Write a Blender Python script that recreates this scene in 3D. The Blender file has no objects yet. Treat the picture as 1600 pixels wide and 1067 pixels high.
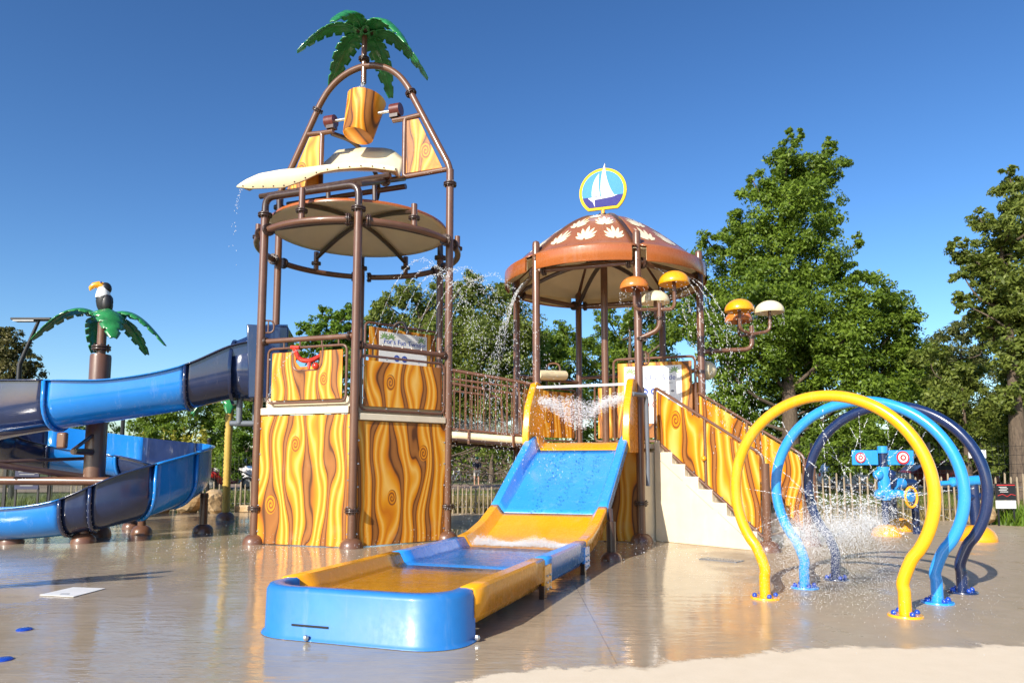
import bpy, bmesh, math, random
import numpy as np
from mathutils import Vector, Matrix, Quaternion
PI = math.pi
rad = math.radians
sc = bpy.context.scene
C = sc.collection
random.seed(7)

# ------------------------------------------------------------------ camera, sky, sun, exposure
F_PX, PITCH, SHIFT_PX, EYE = 1132.12, 0.0984, 81.36, 1.226
cam_d = bpy.data.cameras.new('camera')
cam_d.sensor_width = 36.0
cam_d.lens = F_PX / 1600 * 36.0
cam_d.shift_y = SHIFT_PX / 1600
cam_d.clip_start = 0.05
cam_d.clip_end = 2000
cam = bpy.data.objects.new('camera', cam_d)
C.objects.link(cam)
cam.location = (0, 0, EYE)
cam.rotation_euler = (PI / 2 + PITCH, 0, 0)
sc.camera = cam

SUN_AZ, SUN_EL = rad(57), rad(29)
world = bpy.data.worlds.new('World')
sc.world = world
world.use_nodes = True
wn = world.node_tree
wn.nodes.clear()
w_out = wn.nodes.new('ShaderNodeOutputWorld')
w_bg = wn.nodes.new('ShaderNodeBackground')
w_sky = wn.nodes.new('ShaderNodeTexSky')
w_sky.sky_type = 'NISHITA'
w_sky.sun_disc = False
w_sky.sun_elevation = SUN_EL
w_sky.sun_rotation = math.atan2(-math.cos(SUN_AZ), -math.sin(SUN_AZ))
w_sky.altitude = 0
w_sky.air_density = 1.0
w_sky.dust_density = 0.7
w_sky.ozone_density = 3.0
w_bg.inputs['Strength'].default_value = 0.076
w_hs = wn.nodes.new('ShaderNodeHueSaturation')
w_hs.inputs['Saturation'].default_value = 1.13
w_hs.inputs['Value'].default_value = 0.95
wn.links.new(w_sky.outputs[0], w_hs.inputs['Color'])
w_gm = wn.nodes.new('ShaderNodeGamma')
w_gm.inputs['Gamma'].default_value = 1.32
wn.links.new(w_hs.outputs[0], w_gm.inputs['Color'])
wn.links.new(w_gm.outputs[0], w_bg.inputs[0])
wn.links.new(w_bg.outputs[0], w_out.inputs[0])

sun_d = bpy.data.lights.new('sun', 'SUN')
sun_d.energy = 4.6
sun_d.angle = rad(0.5)
sun_d.color = (1.0, 0.92, 0.80)
sun = bpy.data.objects.new('sun', sun_d)
C.objects.link(sun)
_t = Vector((math.cos(SUN_AZ) * math.cos(SUN_EL), math.sin(SUN_AZ) * math.cos(SUN_EL), -math.sin(SUN_EL)))
sun.rotation_euler = _t.to_track_quat('-Z', 'Y').to_euler()
sun.location = (-20, -30, 30)

vs = sc.view_settings
vs.view_transform = 'Standard'
vs.look = 'None'
vs.exposure = 0.62
vs.gamma = 1.0
vs.use_curve_mapping = False
sc.cycles.max_bounces = 8
sc.cycles.transparent_max_bounces = 24
sc.cycles.caustics_reflective = False
sc.cycles.caustics_refractive = False

# ------------------------------------------------------------------ measuring helpers
def ray(px, py):
    a = (px - 800) / F_PX
    b = -(py - 533.5 - SHIFT_PX) / F_PX
    return Vector((a, math.cos(PITCH) - b * math.sin(PITCH), math.sin(PITCH) + b * math.cos(PITCH)))
def at(px, py, Y):
    d = ray(px, py)
    return Vector((0, 0, EYE)) + d * (Y / d.y)
def ground(px, py, z=0.0):
    d = ray(px, py)
    return Vector((0, 0, EYE)) + d * ((z - EYE) / d.z)

# ------------------------------------------------------------------ materials
class V:
    """a shader socket with arithmetic"""
    def __init__(self, nt, s): self.nt, self.s = nt, s
    def _op(self, op, *args):
        n = self.nt.nodes.new('ShaderNodeMath'); n.operation = op
        for i, a in enumerate((self,) + args):
            if isinstance(a, V): self.nt.links.new(a.s, n.inputs[i])
            else: n.inputs[i].default_value = float(a)
        return V(self.nt, n.outputs[0])
    def __add__(s, o): return s._op('ADD', o)
    __radd__ = __add__
    def __sub__(s, o): return s._op('SUBTRACT', o)
    def __rsub__(s, o): return (s * -1.0) + o
    def __mul__(s, o): return s._op('MULTIPLY', o)
    __rmul__ = __mul__
    def __truediv__(s, o): return s._op('DIVIDE', o)
    def fract(s): return s._op('FRACT')
    def sqrt(s): return s._op('SQRT')
    def exp(s): return s._op('EXPONENT')
    def atan2(s, o): return s._op('ARCTAN2', o)
    def lt(s, o): return s._op('LESS_THAN', o)
    def gt(s, o): return s._op('GREATER_THAN', o)
    def mx(s, o): return s._op('MAXIMUM', o)
    def mn(s, o): return s._op('MINIMUM', o)
    def sin(s): return s._op('SINE')
    def smooth(s, a, b):
        n = s.nt.nodes.new('ShaderNodeMapRange'); n.interpolation_type = 'SMOOTHSTEP'
        s.nt.links.new(s.s, n.inputs[0])
        n.inputs[1].default_value = a; n.inputs[2].default_value = b
        return V(s.nt, n.outputs[0])

def new_mat(name):
    m = bpy.data.materials.new(name)
    m.use_nodes = True
    nt = m.node_tree
    b = nt.nodes['Principled BSDF']
    return m, nt, b
def coords(nt, kind='Object'):
    n = nt.nodes.new('ShaderNodeTexCoord')
    return n.outputs[kind]
def xyz(nt, sock):
    n = nt.nodes.new('ShaderNodeSeparateXYZ'); nt.links.new(sock, n.inputs[0])
    return [V(nt, o) for o in n.outputs]
def combine(nt, x, y, z):
    n = nt.nodes.new('ShaderNodeCombineXYZ')
    for i, a in enumerate((x, y, z)):
        if isinstance(a, V): nt.links.new(a.s, n.inputs[i])
        else: n.inputs[i].default_value = a
    return n.outputs[0]
def noise(nt, vec, scale, detail=2.0, rough=0.5, out='Fac'):
    n = nt.nodes.new('ShaderNodeTexNoise')
    if vec is not None: nt.links.new(vec, n.inputs['Vector'])
    n.inputs['Scale'].default_value = scale
    n.inputs['Detail'].default_value = detail
    n.inputs['Roughness'].default_value = rough
    o = n.outputs[out]
    return V(nt, o) if out == 'Fac' else o
def ramp(nt, fac, stops, interp='LINEAR'):
    n = nt.nodes.new('ShaderNodeValToRGB')
    n.color_ramp.interpolation = interp
    e = n.color_ramp.elements
    while len(e) < len(stops): e.new(0.5)
    for el, (p, c) in zip(e, stops):
        el.position = p; el.color = (c[0], c[1], c[2], 1)
    nt.links.new(fac.s if isinstance(fac, V) else fac, n.inputs[0])
    return n.outputs[0]
def mixc(nt, fac, a, b):
    n = nt.nodes.new('ShaderNodeMix'); n.data_type = 'RGBA'
    if isinstance(fac, V): nt.links.new(fac.s, n.inputs[0])
    else: n.inputs[0].default_value = fac
    for i, c in ((6, a), (7, b)):
        if isinstance(c, (tuple, list)): n.inputs[i].default_value = (*c[:3], 1)
        else: nt.links.new(c, n.inputs[i])
    return n.outputs[2]
def bump(nt, b, h, strength, dist=0.01):
    n = nt.nodes.new('ShaderNodeBump')
    n.inputs['Strength'].default_value = strength
    n.inputs['Distance'].default_value = dist
    nt.links.new(h.s if isinstance(h, V) else h, n.inputs['Height'])
    nt.links.new(n.outputs[0], b.inputs['Normal'])

MATS = {}
def paint(name, col, rough=0.35, coat=0.3, vary=0.12, bumpy=0.03, metallic=0.0, scale=3.0, wear=0.14):
    """painted metal or moulded plastic with slight fading, dirt and droplets marks"""
    if name in MATS: return MATS[name]
    m, nt, b = new_mat(name)
    co = coords(nt)
    n1 = noise(nt, co, scale, 4, 0.6)
    dark = tuple(c * (1 - vary) for c in col)
    lite = tuple(min(1, c * (1 + vary) + 0.01 * vary) for c in col)
    px_, py_, pz_ = xyz(nt, co)
    run = noise(nt, combine(nt, px_ * 9, py_ * 9, pz_ * 1.1), 1.0, 5, 0.7)      # limescale runs
    scuff = noise(nt, combine(nt, px_ * 2.2, py_ * 6, pz_ * 6), 2.6, 6, 0.75)   # faint scuffs
    g_ = sum(col) / 3
    pale_ = tuple(0.5 * c + 0.5 * min(0.75, g_ + 0.22) for c in col)
    cc = ramp(nt, n1, [(0.3, dark), (0.7, lite)])
    cc = mixc(nt, run.smooth(0.53, 0.75) * wear, cc, pale_)
    cc = mixc(nt, scuff.smooth(0.60, 0.72) * (wear * 0.9), cc, tuple(0.6 * c + 0.02 for c in col))
    nt.links.new(cc, b.inputs['Base Color'])
    n2 = noise(nt, co, 22, 4, 0.65)
    nt.links.new((n2 * 0.28 + run.smooth(0.5, 0.8) * 0.22 + (rough - 0.14)).s, b.inputs['Roughness'])
    b.inputs['Coat Weight'].default_value = coat
    b.inputs['Coat Roughness'].default_value = 0.12
    b.inputs['Metallic'].default_value = metallic
    if bumpy: bump(nt, b, noise(nt, co, 9, 3, 0.5), bumpy, 0.02)
    MATS[name] = m
    return m

BROWN = paint('brown_painted_steel', (0.145, 0.066, 0.036), 0.36, 0.35)
DARKBROWN = paint('dark_brown_painted_steel', (0.05, 0.026, 0.018), 0.34, 0.3)
CREAM = paint('cream_fibreglass', (0.82, 0.69, 0.44), 0.42, 0.25, 0.05)
CREAMWALL = paint('cream_render', (0.70, 0.61, 0.44), 0.6, 0.0, 0.08, 0.08, wear=0.3)
YELLOW = paint('yellow_fibreglass', (0.84, 0.35, 0.004), 0.26, 0.5, 0.05, wear=0.12)
ORANGE = paint('orange_fibreglass', (0.60, 0.19, 0.03), 0.3, 0.45, 0.05)
TERRA = paint('terracotta_fibreglass', (0.38, 0.105, 0.022), 0.26, 0.5, 0.07)
TERRALITE = paint('faded_terracotta_fibreglass', (0.33, 0.112, 0.040), 0.3, 0.4, 0.1)
SKYBLUE = paint('bright_blue_fibreglass', (0.03, 0.29, 0.78), 0.24, 0.5, 0.05, wear=0.24)
TROUGH = paint('azure_fibreglass', (0.012, 0.22, 0.68), 0.2, 0.6, 0.06, wear=0.24)
NAVY = paint('navy_fibreglass', (0.014, 0.028, 0.085), 0.17, 0.7, 0.15)
NAVYPOLE = paint('navy_painted_steel', (0.008, 0.022, 0.085), 0.24, 0.5, 0.1)
BLUEPOLE = paint('sky_blue_painted_steel', (0.025, 0.30, 0.76), 0.24, 0.5, 0.05)
YELLOWPOLE = paint('yellow_painted_steel', (0.86, 0.41, 0.003), 0.24, 0.5, 0.04)
WHITE = paint('white_paint', (0.8, 0.8, 0.78), 0.4, 0.1, 0.04)
RED = paint('red_plastic', (0.62, 0.035, 0.015), 0.3, 0.4, 0.05)
STEEL = paint('stainless_steel', (0.62, 0.62, 0.62), 0.28, 0.0, 0.06, 0.0, 0.9)
GREYPIPE = paint('grey_plastic_pipe', (0.13, 0.15, 0.18), 0.4, 0.1, 0.08)
BLACK = paint('black_plastic', (0.012, 0.012, 0.014), 0.45, 0.1, 0.1)
BOLTBLUE = paint('blue_cap', (0.01, 0.06, 0.42), 0.25, 0.4, 0.05)
FROND = paint('green_fibreglass_frond', (0.022, 0.20, 0.052), 0.3, 0.4, 0.35, 0.15, 0, 5)
LEAFPRINT = paint('cream_print', (0.82, 0.71, 0.48), 0.3, 0.3, 0.03, 0)
GREYBLUE = paint('grey_steel', (0.3, 0.31, 0.32), 0.4, 0.0, 0.1, 0, 0.6)

def wood(seed, knots=(), bands=3.4, tone=1.0):
    """printed cartoon wood grain: wavy upright bands and spiral knots (x across, z up, metres)"""
    m, nt, b = new_mat('printed_wood_grain')
    x, y, z = xyz(nt, coords(nt))
    u = x
    for (cx, cz, r) in knots:
        dx = x - cx; dz = (z - cz) * 0.42
        g = ((dx * dx + dz * dz) * (-1.0 / (r * r * 2.6))).exp()
        u = u - dx * g * 0.92
    n1 = noise(nt, combine(nt, u * 1.05 + seed * 3.7, z * 0.34, seed * 1.3), 1.9, 1.0, 0.4)
    n2 = noise(nt, combine(nt, u * 1.5 + seed, z * 0.72, seed * 2.1), 1.9, 0.0, 0.4)
    t = u * bands * 0.92 + (n1 - 0.5) * 2.1 + (n2 - 0.5) * 0.7 + seed * 0.37
    f = t.fract()
    k = tone
    pale, yel, ora = (0.78 * k, 0.46 * k, 0.10 * k), (0.70 * k, 0.285 * k, 0.008 * k), (0.54 * k, 0.16 * k, 0.005 * k)
    bro, bro2, out = (0.27 * k, 0.098 * k, 0.020 * k), (0.33 * k, 0.128 * k, 0.028 * k), (0.10 * k, 0.034 * k, 0.010 * k)
    col = ramp(nt, f, [(0.0, out), (0.02, out), (0.045, bro), (0.115, bro2), (0.185, bro), (0.21, out), (0.23, out), (0.26, ora), (0.37, yel),
                       (0.45, pale), (0.53, yel), (0.62, ora), (0.70, yel), (0.79, pale), (0.88, yel), (0.965, ora), (1.0, out)])
    for (cx, cz, r) in knots:
        dx = x - cx; dz = (z - cz) * 0.66
        d = (dx * dx + dz * dz).sqrt()
        ang = dz.atan2(dx) * (1 / (2 * PI))
        sp = (d * (2.3 / r) - ang).fract()
        inside = d.lt(r)
        col = mixc(nt, inside, col, ramp(nt, sp, [(0.0, out), (0.2, bro), (0.3, ora), (0.62, yel), (0.85, ora), (1.0, out)]))
    fade = noise(nt, coords(nt), 2.2, 4, 0.6)
    col = mixc(nt, fade.smooth(0.55, 0.9) * 0.18, col, (0.6, 0.5, 0.36))
    nt.links.new(col, b.inputs['Base Color'])
    n3 = noise(nt, coords(nt), 40, 3, 0.6)
    nt.links.new((n3 * 0.25 + 0.36).s, b.inputs['Roughness'])
    b.inputs['Specular IOR Level'].default_value = 0.35
    bump(nt, b, noise(nt, coords(nt), 5, 2, 0.5), 0.03, 0.02)
    return m

# ------------------------------------------------------------------ mesh helpers
class MB:
    def __init__(s): s.v, s.f = [], []
    def add(s, vs, fs, mat=None):
        o = len(s.v)
        s.v += [tuple(mat @ Vector(p)) if mat is not None else tuple(p) for p in vs]
        s.f += [tuple(i + o for i in f) for f in fs]
        return s
    def box(s, c, d, rz=0.0, mat=None):
        x, y, z = d[0] / 2, d[1] / 2, d[2] / 2
        vs = [(-x, -y, -z), (x, -y, -z), (x, y, -z), (-x, y, -z), (-x, -y, z), (x, -y, z), (x, y, z), (-x, y, z)]
        M = Matrix.Translation(c) @ Matrix.Rotation(rz, 4, 'Z')
        if mat is not None: M = mat @ M
        return s.add(vs, [(0, 3, 2, 1), (4, 5, 6, 7), (0, 1, 5, 4), (1, 2, 6, 5), (2, 3, 7, 6), (3, 0, 4, 7)], M)
    def tube(s, pts, r, n=10, cap=True, closed=False):
        pts = [Vector(p) for p in pts]
        N = len(pts)
        rs = r if isinstance(r, (list, tuple)) else [r] * N
        tang = []
        for i in range(N):
            a = pts[i - 1] if (i > 0 or closed) else pts[i]
            b = pts[(i + 1) % N] if (i < N - 1 or closed) else pts[i]
            t = (b - a)
            tang.append(t.normalized() if t.length > 1e-9 else Vector((0, 0, 1)))
        up = Vector((0, 0, 1)) if abs(tang[0].z) < 0.9 else Vector((1, 0, 0))
        nx = tang[0].cross(up).normalized()
        o = len(s.v)
        for i in range(N):
            nx = (nx - tang[i] * nx.dot(tang[i]))
            nx = nx.normalized() if nx.length > 1e-6 else tang[i].orthogonal().normalized()
            ny = tang[i].cross(nx)
            for k in range(n):
                a = 2 * PI * k / n
                s.v.append(tuple(pts[i] + (nx * math.cos(a) + ny * math.sin(a)) * rs[i]))
        M = N if closed else N - 1
        for i in range(M):
            i2 = (i + 1) % N
            for k in range(n):
                k2 = (k + 1) % n
                s.f.append((o + i * n + k, o + i * n + k2, o + i2 * n + k2, o + i2 * n + k))
        if cap and not closed:
            s.f.append(tuple(o + k for k in range(n))[::-1])
            s.f.append(tuple(o + (N - 1) * n + k for k in range(n)))
        return s
    def lathe(s, prof, c=(0, 0, 0), n=20, mat=None, a0=0.0, a1=2 * PI):
        full = abs(a1 - a0 - 2 * PI) < 1e-6
        M = Matrix.Translation(c)
        if mat is not None: M = mat @ M
        vs, fs = [], []
        m = n if full else n + 1
        for (r, z) in prof:
            for k in range(m):
                a = a0 + (a1 - a0) * k / n
                vs.append((r * math.cos(a), r * math.sin(a), z))
        for i in range(len(prof) - 1):
            for k in range(n):
                k2 = (k + 1) % m if full else k + 1
                fs.append((i * m + k, i * m + k2, (i + 1) * m + k2, (i + 1) * m + k))
        return s.add(vs, fs, M)
    def sphere(s, c, r, n=10, m=6, sc3=(1, 1, 1), mat=None):
        prof = [(r * math.sin(PI * i / m) + 1e-5, -r * math.cos(PI * i / m)) for i in range(m + 1)]
        M = Matrix.Translation(c) @ Matrix.Diagonal((*sc3, 1))
        if mat is not None: M = mat @ M
        return s.lathe(prof, (0, 0, 0), n, M)
    def prism(s, outline, y0, y1, mat=None):
        """outline in x,z; thickness along y"""
        n = len(outline)
        vs = [(x, y0, z) for x, z in outline] + [(x, y1, z) for x, z in outline]
        fs = [tuple(range(n)), tuple(range(2 * n - 1, n - 1, -1))]
        for i in range(n):
            j = (i + 1) % n
            fs.append((i, i + n, j + n, j))
        return s.add(vs, fs, mat)
    def grid(s, rows):
        o = len(s.v); n = len(rows[0])
        for r in rows: s.v += [tuple(p) for p in r]
        for i in range(len(rows) - 1):
            for k in range(n - 1):
                s.f.append((o + i * n + k, o + i * n + k + 1, o + (i + 1) * n + k + 1, o + (i + 1) * n + k))
        return s

def mesh(name, mb, mat, angle=40):
    me = bpy.data.meshes.new(name)
    me.from_pydata(mb.v, [], mb.f)
    bm = bmesh.new(); bm.from_mesh(me)
    bmesh.ops.recalc_face_normals(bm, faces=bm.faces)
    bm.to_mesh(me); bm.free()
    me.polygons.foreach_set('use_smooth', [True] * len(me.polygons))
    me.set_sharp_from_angle(angle=rad(angle))
    for m in (mat if isinstance(mat, (list, tuple)) else [mat]): me.materials.append(m)
    return me
def link(name, me, parent=None, loc=None, rz=None, rot=None):
    o = bpy.data.objects.new(name, me)
    C.objects.link(o)
    if parent is not None: o.parent = parent
    if loc is not None: o.location = loc
    if rz is not None: o.rotation_euler = (0, 0, rz)
    if rot is not None: o.rotation_euler = rot
    return o
def obj(name, mb, mat, parent=None, loc=None, rz=None, rot=None, bevel=0.0, solid=0.0, angle=40):
    o = link(name, mesh(name, mb, mat, angle), parent, loc, rz, rot)
    if solid:
        md = o.modifiers.new('solid', 'SOLIDIFY'); md.thickness = solid; md.offset = 0
    if bevel:
        md = o.modifiers.new('bevel', 'BEVEL'); md.width = bevel; md.segments = 2; md.limit_method = 'ANGLE'; md.angle_limit = rad(50)
    return o
def tag(o, label=None, cat=None, group=None, kind=None):
    if label: o['label'] = label
    if cat: o['category'] = cat
    if group: o['group'] = group
    if kind: o['kind'] = kind
    return o
def thing(name, label, cat, loc=(0, 0, 0), rz=0.0, group=None):
    o = bpy.data.objects.new(name, None); C.objects.link(o)
    o.empty_display_size = 0.1
    o.location = loc; o.rotation_euler = (0, 0, rz)
    return tag(o, label, cat, group)
def struct(name, mb, mat, angle=40):
    return tag(obj(name, mb, mat, angle=angle), kind='structure')
def stuff(o, label, cat):
    return tag(o, label, cat, kind='stuff')
def rounded(pts, r, n=5, closed=False):
    """polyline with its corners rounded"""
    pts = [Vector(p) for p in pts]; N = len(pts); out = []
    for i in range(N):
        if not closed and i in (0, N - 1): out.append(pts[i]); continue
        p, a, b = pts[i], pts[i - 1], pts[(i + 1) % N]
        da, db = (a - p), (b - p)
        q = min(r, da.length * 0.48, db.length * 0.48)
        A, B = p + da.normalized() * q, p + db.normalized() * q
        for k in range(n + 1):
            t = k / n
            out.append(A * (1 - t) ** 2 + p * 2 * t * (1 - t) + B * t * t)
    return out
def catmull(pts, n=8):
    pts = [np.array(p, float) for p in pts]; out = []
    for i in range(len(pts) - 1):
        p0, p1, p2, p3 = pts[max(i - 1, 0)], pts[i], pts[i + 1], pts[min(i + 2, len(pts) - 1)]
        for k in range(n):
            t = k / n
            out.append(0.5 * ((2 * p1) + (p2 - p0) * t + (2 * p0 - 5 * p1 + 4 * p2 - p3) * t * t + (3 * p1 - p0 - 3 * p2 + p3) * t ** 3))
    out.append(pts[-1]); return out

_fl = None
def flange(parent, pos, axis=(0, 0, 1), s=1.0):
    """pair of bolted coupling discs"""
    global _fl
    if _fl is None:
        m = MB()
        for z in (-0.028, 0.006):
            m.lathe([(0.06, z), (0.112, z), (0.115, z + 0.004), (0.115, z + 0.018), (0.112, z + 0.022), (0.06, z + 0.022)], n=16)
        for k in range(6):
            a = 2 * PI * k / 6
            m.tube([(0.09 * math.cos(a), 0.09 * math.sin(a), -0.05), (0.09 * math.cos(a), 0.09 * math.sin(a), 0.05)], 0.011, 6)
        _fl = mesh('flange', m, DARKBROWN)
    o = link('flange', _fl, parent, pos)
    o.rotation_mode = 'QUATERNION'
    o.rotation_quaternion = Vector(axis).to_track_quat('Z', 'Y')
    o.scale = (s, s, s)
    return o
_foot = None
def foot(parent, pos, s=1.0):
    global _foot
    if _foot is None:
        m = MB().lathe([(0.175, 0.0), (0.172, 0.03), (0.16, 0.075), (0.13, 0.115), (0.09, 0.14), (0.05, 0.15)], n=24)
        _foot = mesh('base_cover', m, BROWN)
    o = link('base_cover', _foot, parent, pos); o.scale = (s, s, s)
    return o
def bolts(parent, pts, r=0.016, mat=STEEL):
    m = MB()
    for p in pts: m.sphere(p, r, 6, 4)
    o = obj('bolt_heads', m, mat, parent); o['kind'] = 'stuff'
    return o

R = 1.75
def hexp(k, z=0.0, r=R):
    return Vector((r * math.sin(rad(60 * k)), -r * math.cos(rad(60 * k)), z))
def frame2(a, b):
    """placement for a flat panel that runs from a to b in plan: location a, rotation"""
    d = Vector(b) - Vector(a)
    return math.atan2(d.y, d.x)

# ================================================================== GROUND
def ground_material():
    m, nt, b = new_mat('wet_concrete')
    co = coords(nt)
    x, y, z = xyz(nt, co)
    n0 = noise(nt, co, 0.9, 4, 0.6); n1 = noise(nt, co, 6, 5, 0.7); n2 = noise(nt, co, 90, 3, 0.7)
    edge = (x + 0.9).smooth(0, 1.3) * 0.62 + (x - 0.6).smooth(0, 1.6) * 0.42 + (n0 - 0.5) * 0.9 + 3.98 + (n1 - 0.5) * 0.34
    dry = (edge - y).smooth(-0.03, 0.07)
    right = (x - 1.9 + (n0 - 0.5) * 1.6 - (y - 5.0) * 0.06).smooth(-0.2, 0.9)     # damp, no standing water
    far = (y - 13.8 + (n0 - 0.5) * 1.0).smooth(0, 0.6) * (x + 4.2).smooth(-0.5, 0.4)
    damp = right.mx(far)
    wetc = ramp(nt, n1 * 0.5 + n0 * 0.5, [(0.3, (0.335, 0.268, 0.185)), (0.7, (0.42, 0.345, 0.245))])
    dampc = ramp(nt, n1 * 0.4 + n2 * 0.6, [(0.3, (0.335, 0.262, 0.175)), (0.7, (0.45, 0.362, 0.25))])
    dryc = ramp(nt, n1 * 0.5 + n2 * 0.5, [(0.3, (0.69, 0.575, 0.41)), (0.7, (0.78, 0.66, 0.49))])
    spl = noise(nt, co, 2.3, 5, 0.65)
    stain = noise(nt, combine(nt, x * 1.0, y * 0.45, 3.1), 1.1, 5, 0.7)
    col = mixc(nt, damp, wetc, dampc)
    col = mixc(nt, stain.smooth(0.52, 0.68) * 0.22, col, (0.30, 0.225, 0.14))
    jx = ((x * 0.2 + 0.37).fract() - 0.5); jy = ((y * 0.2 + 0.11).fract() - 0.5)
    joint = ((jx * jx).sqrt().lt(0.0011)).mx((jy * jy).sqrt().lt(0.0011))
    col = mixc(nt, joint * 0.45, col, (0.16, 0.12, 0.08))
    grit = noise(nt, co, 260, 1, 0.5)
    col = mixc(nt, grit.gt(0.72) * 0.35, col, (0.18, 0.14, 0.10))
    col = mixc(nt, dry, col, dryc)
    nt.links.new(col, b.inputs['Base Color'])
    rg = damp * ((spl - 0.5) * 0.9 + 0.30) + 0.075 + (stain.smooth(0.48, 0.70) * 0.14)
    rg = rg.mx(dry * 0.75)
    nt.links.new(rg.s, b.inputs['Roughness'])
    b.inputs['IOR'].default_value = 1.33
    # ripples run across the view on the film of water
    wv = combine(nt, x * 0.55, y * 1.7, 0.0)
    r1 = noise(nt, wv, 5.5, 3, 0.55); r2 = noise(nt, wv, 17, 2, 0.5)
    wet = (1.0 - dry) * (1.0 - damp * 0.8)
    r0 = noise(nt, co, 0.8, 2, 0.5).smooth(0.35, 0.65)
    h = (r1 * 0.7 + r2 * 0.22) * wet * (r0 * 1.0 + 0.35) * 0.014 + n2 * 0.0016 * (dry + damp * 0.7)
    bump(nt, b, h, 0.55, 1.0)
    return m
pad = MB().grid([[(x, y, 0) for x in np.linspace(-14, 15, 30)] for y in np.linspace(-4, 20.5, 26)])
struct('splash_pad_ground', pad, ground_material())

def grass_mat(name, c0, c1, sc_=3.0):
    m, nt, b = new_mat(name)
    co = coords(nt)
    n = noise(nt, co, sc_, 6, 0.7); n2 = noise(nt, co, 40, 3, 0.7)
    nt.links.new(ramp(nt, n * 0.5 + n2 * 0.5, [(0.3, c0), (0.7, c1)]), b.inputs['Base Color'])
    b.inputs['Roughness'].default_value = 0.9
    bump(nt, b, n2, 0.6, 0.05)
    return m
LAWN = grass_mat('lawn_grass', (0.055, 0.075, 0.018), (0.15, 0.15, 0.05), 0.8)
DIRT = grass_mat('sandy_path', (0.24, 0.16, 0.11), (0.36, 0.26, 0.19), 0.8)
struct('lawn', MB().box((0, 0, -0.06), (900, 900, 0.06)), LAWN)
struct('sandy_path', MB().grid([[(x, y, 0.012) for x in (-60, 60)] for y in (33, 47)]), DIRT)

# ================================================================== PLAY TOWER
T_C, T_A = Vector((-2.7244, 12.6784, 0)), 0.1904
tower = thing('bucket_tower', 'tall brown pipe tower with wood grain panels and palm on its arch', 'play tower', T_C, T_A)
POST_R = 0.066
tops = {0: 5.2, 1: 6.31, 2: 5.25, 3: 5.2, 4: 6.31, 5: 5.3}
for k in range(6):
    p = hexp(k)
    obj('post', MB().tube([p, p + Vector((0, 0, tops[k]))], POST_R, 16), BROWN, tower)
    foot(tower, p)
    flange(tower, p + Vector((0, 0, 0.55)))
    flange(tower, p + Vector((0, 0, tops[k] if k not in (1, 4) else 6.05)))
# ring with its couplings and stubs
for k in range(6):
    a0, a1 = rad(60 * k + 4), rad(60 * k + 56)
    pts = [(R * math.sin(a0 + (a1 - a0) * i / 14), -R * math.cos(a0 + (a1 - a0) * i / 14), 5.02) for i in range(15)]
    obj('ring_pipe', MB().tube(pts, 0.055, 12), BROWN, tower)
    for a in (rad(60 * k + 5), rad(60 * k + 55)):
        flange(tower, (R * math.sin(a), -R * math.cos(a), 5.02), (math.cos(a), math.sin(a), 0), 0.9)
    am = rad(60 * k + 30)
    q = Vector((R * math.sin(am), -R * math.cos(am), 0))
    hi = 5.55 if k == 5 else 5.42
    obj('stub_pipe', MB().tube([q + Vector((0, 0, 5.02)), q + Vector((0, 0, hi))], 0.05, 12), BROWN, tower)
    flange(tower, q + Vector((0, 0, 5.19)), (0, 0, 1), 0.82)
    e = Vector((math.sin(am), -math.cos(am), 0))
    rib = [e * (1.72 * (1 - t)) + Vector((0, 0, 5.30 + 0.26 * math.sin(t * PI / 2))) for t in [i / 8 for i in range(9)]]
    obj('canopy_rib', MB().tube(rib, 0.04, 8), DARKBROWN, tower)
# dish canopy
def dish(r): return 5.40 + 0.24 * math.cos(min(1, r / 1.56) * PI / 2)
prof = [(0.02 + 1.54 * i / 14, dish(0.02 + 1.54 * i / 14)) for i in range(15)]
cn = obj('canopy', MB().lathe(prof, n=48), CREAM, tower)
cn.modifiers.new('solid', 'SOLIDIFY').thickness = 0.02
ps2 = [(r, z + 0.035) for r, z in prof] + [(1.575, 5.405), (1.575, 5.385)]
obj('canopy_cover', MB().lathe(ps2, n=48), TERRA, tower)
# goal-post pipes over two sides
for (ka, kb) in ((5, 0), (2, 3)):
    a, b_ = hexp(ka, 5.25), hexp(kb, 5.2)
    obj('top_pipe', MB().tube(rounded([a, Vector((a.x, a.y, 5.6)), Vector((b_.x, b_.y, 5.6)), b_], 0.2, 7), 0.058, 12), DARKBROWN, tower)
# arch in the plane of posts k1-k4
ea = hexp(1).normalized()
def arch(s, z, off=0.0):
    n = Vector((-ea.y, ea.x, 0))
    return ea * s + n * off + Vector((0, 0, z))
leg = lambda sg: [arch(sg * 1.75, 6.05), arch(sg * 1.75, 6.35), arch(sg * 0.96, 7.86)]
top = [arch(0.96, 7.86)] + [arch(1.02 * math.cos(t), 7.78 + 0.72 * math.sin(t)) for t in [rad(18 + 144 * i / 20) for i in range(21)]] + [arch(-0.96, 7.86)]
arcp = [arch(0.98, 7.84), arch(0.9, 7.98), arch(0.75, 8.18), arch(0.55, 8.35), arch(0.3, 8.47), arch(0, 8.52), arch(-0.3, 8.47), arch(-0.55, 8.35), arch(-0.75, 8.18), arch(-0.9, 7.98), arch(-0.98, 7.84)]
obj('arch_pipe', MB().tube(catmull(arcp, 4), 0.058, 12), BROWN, tower)
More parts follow.
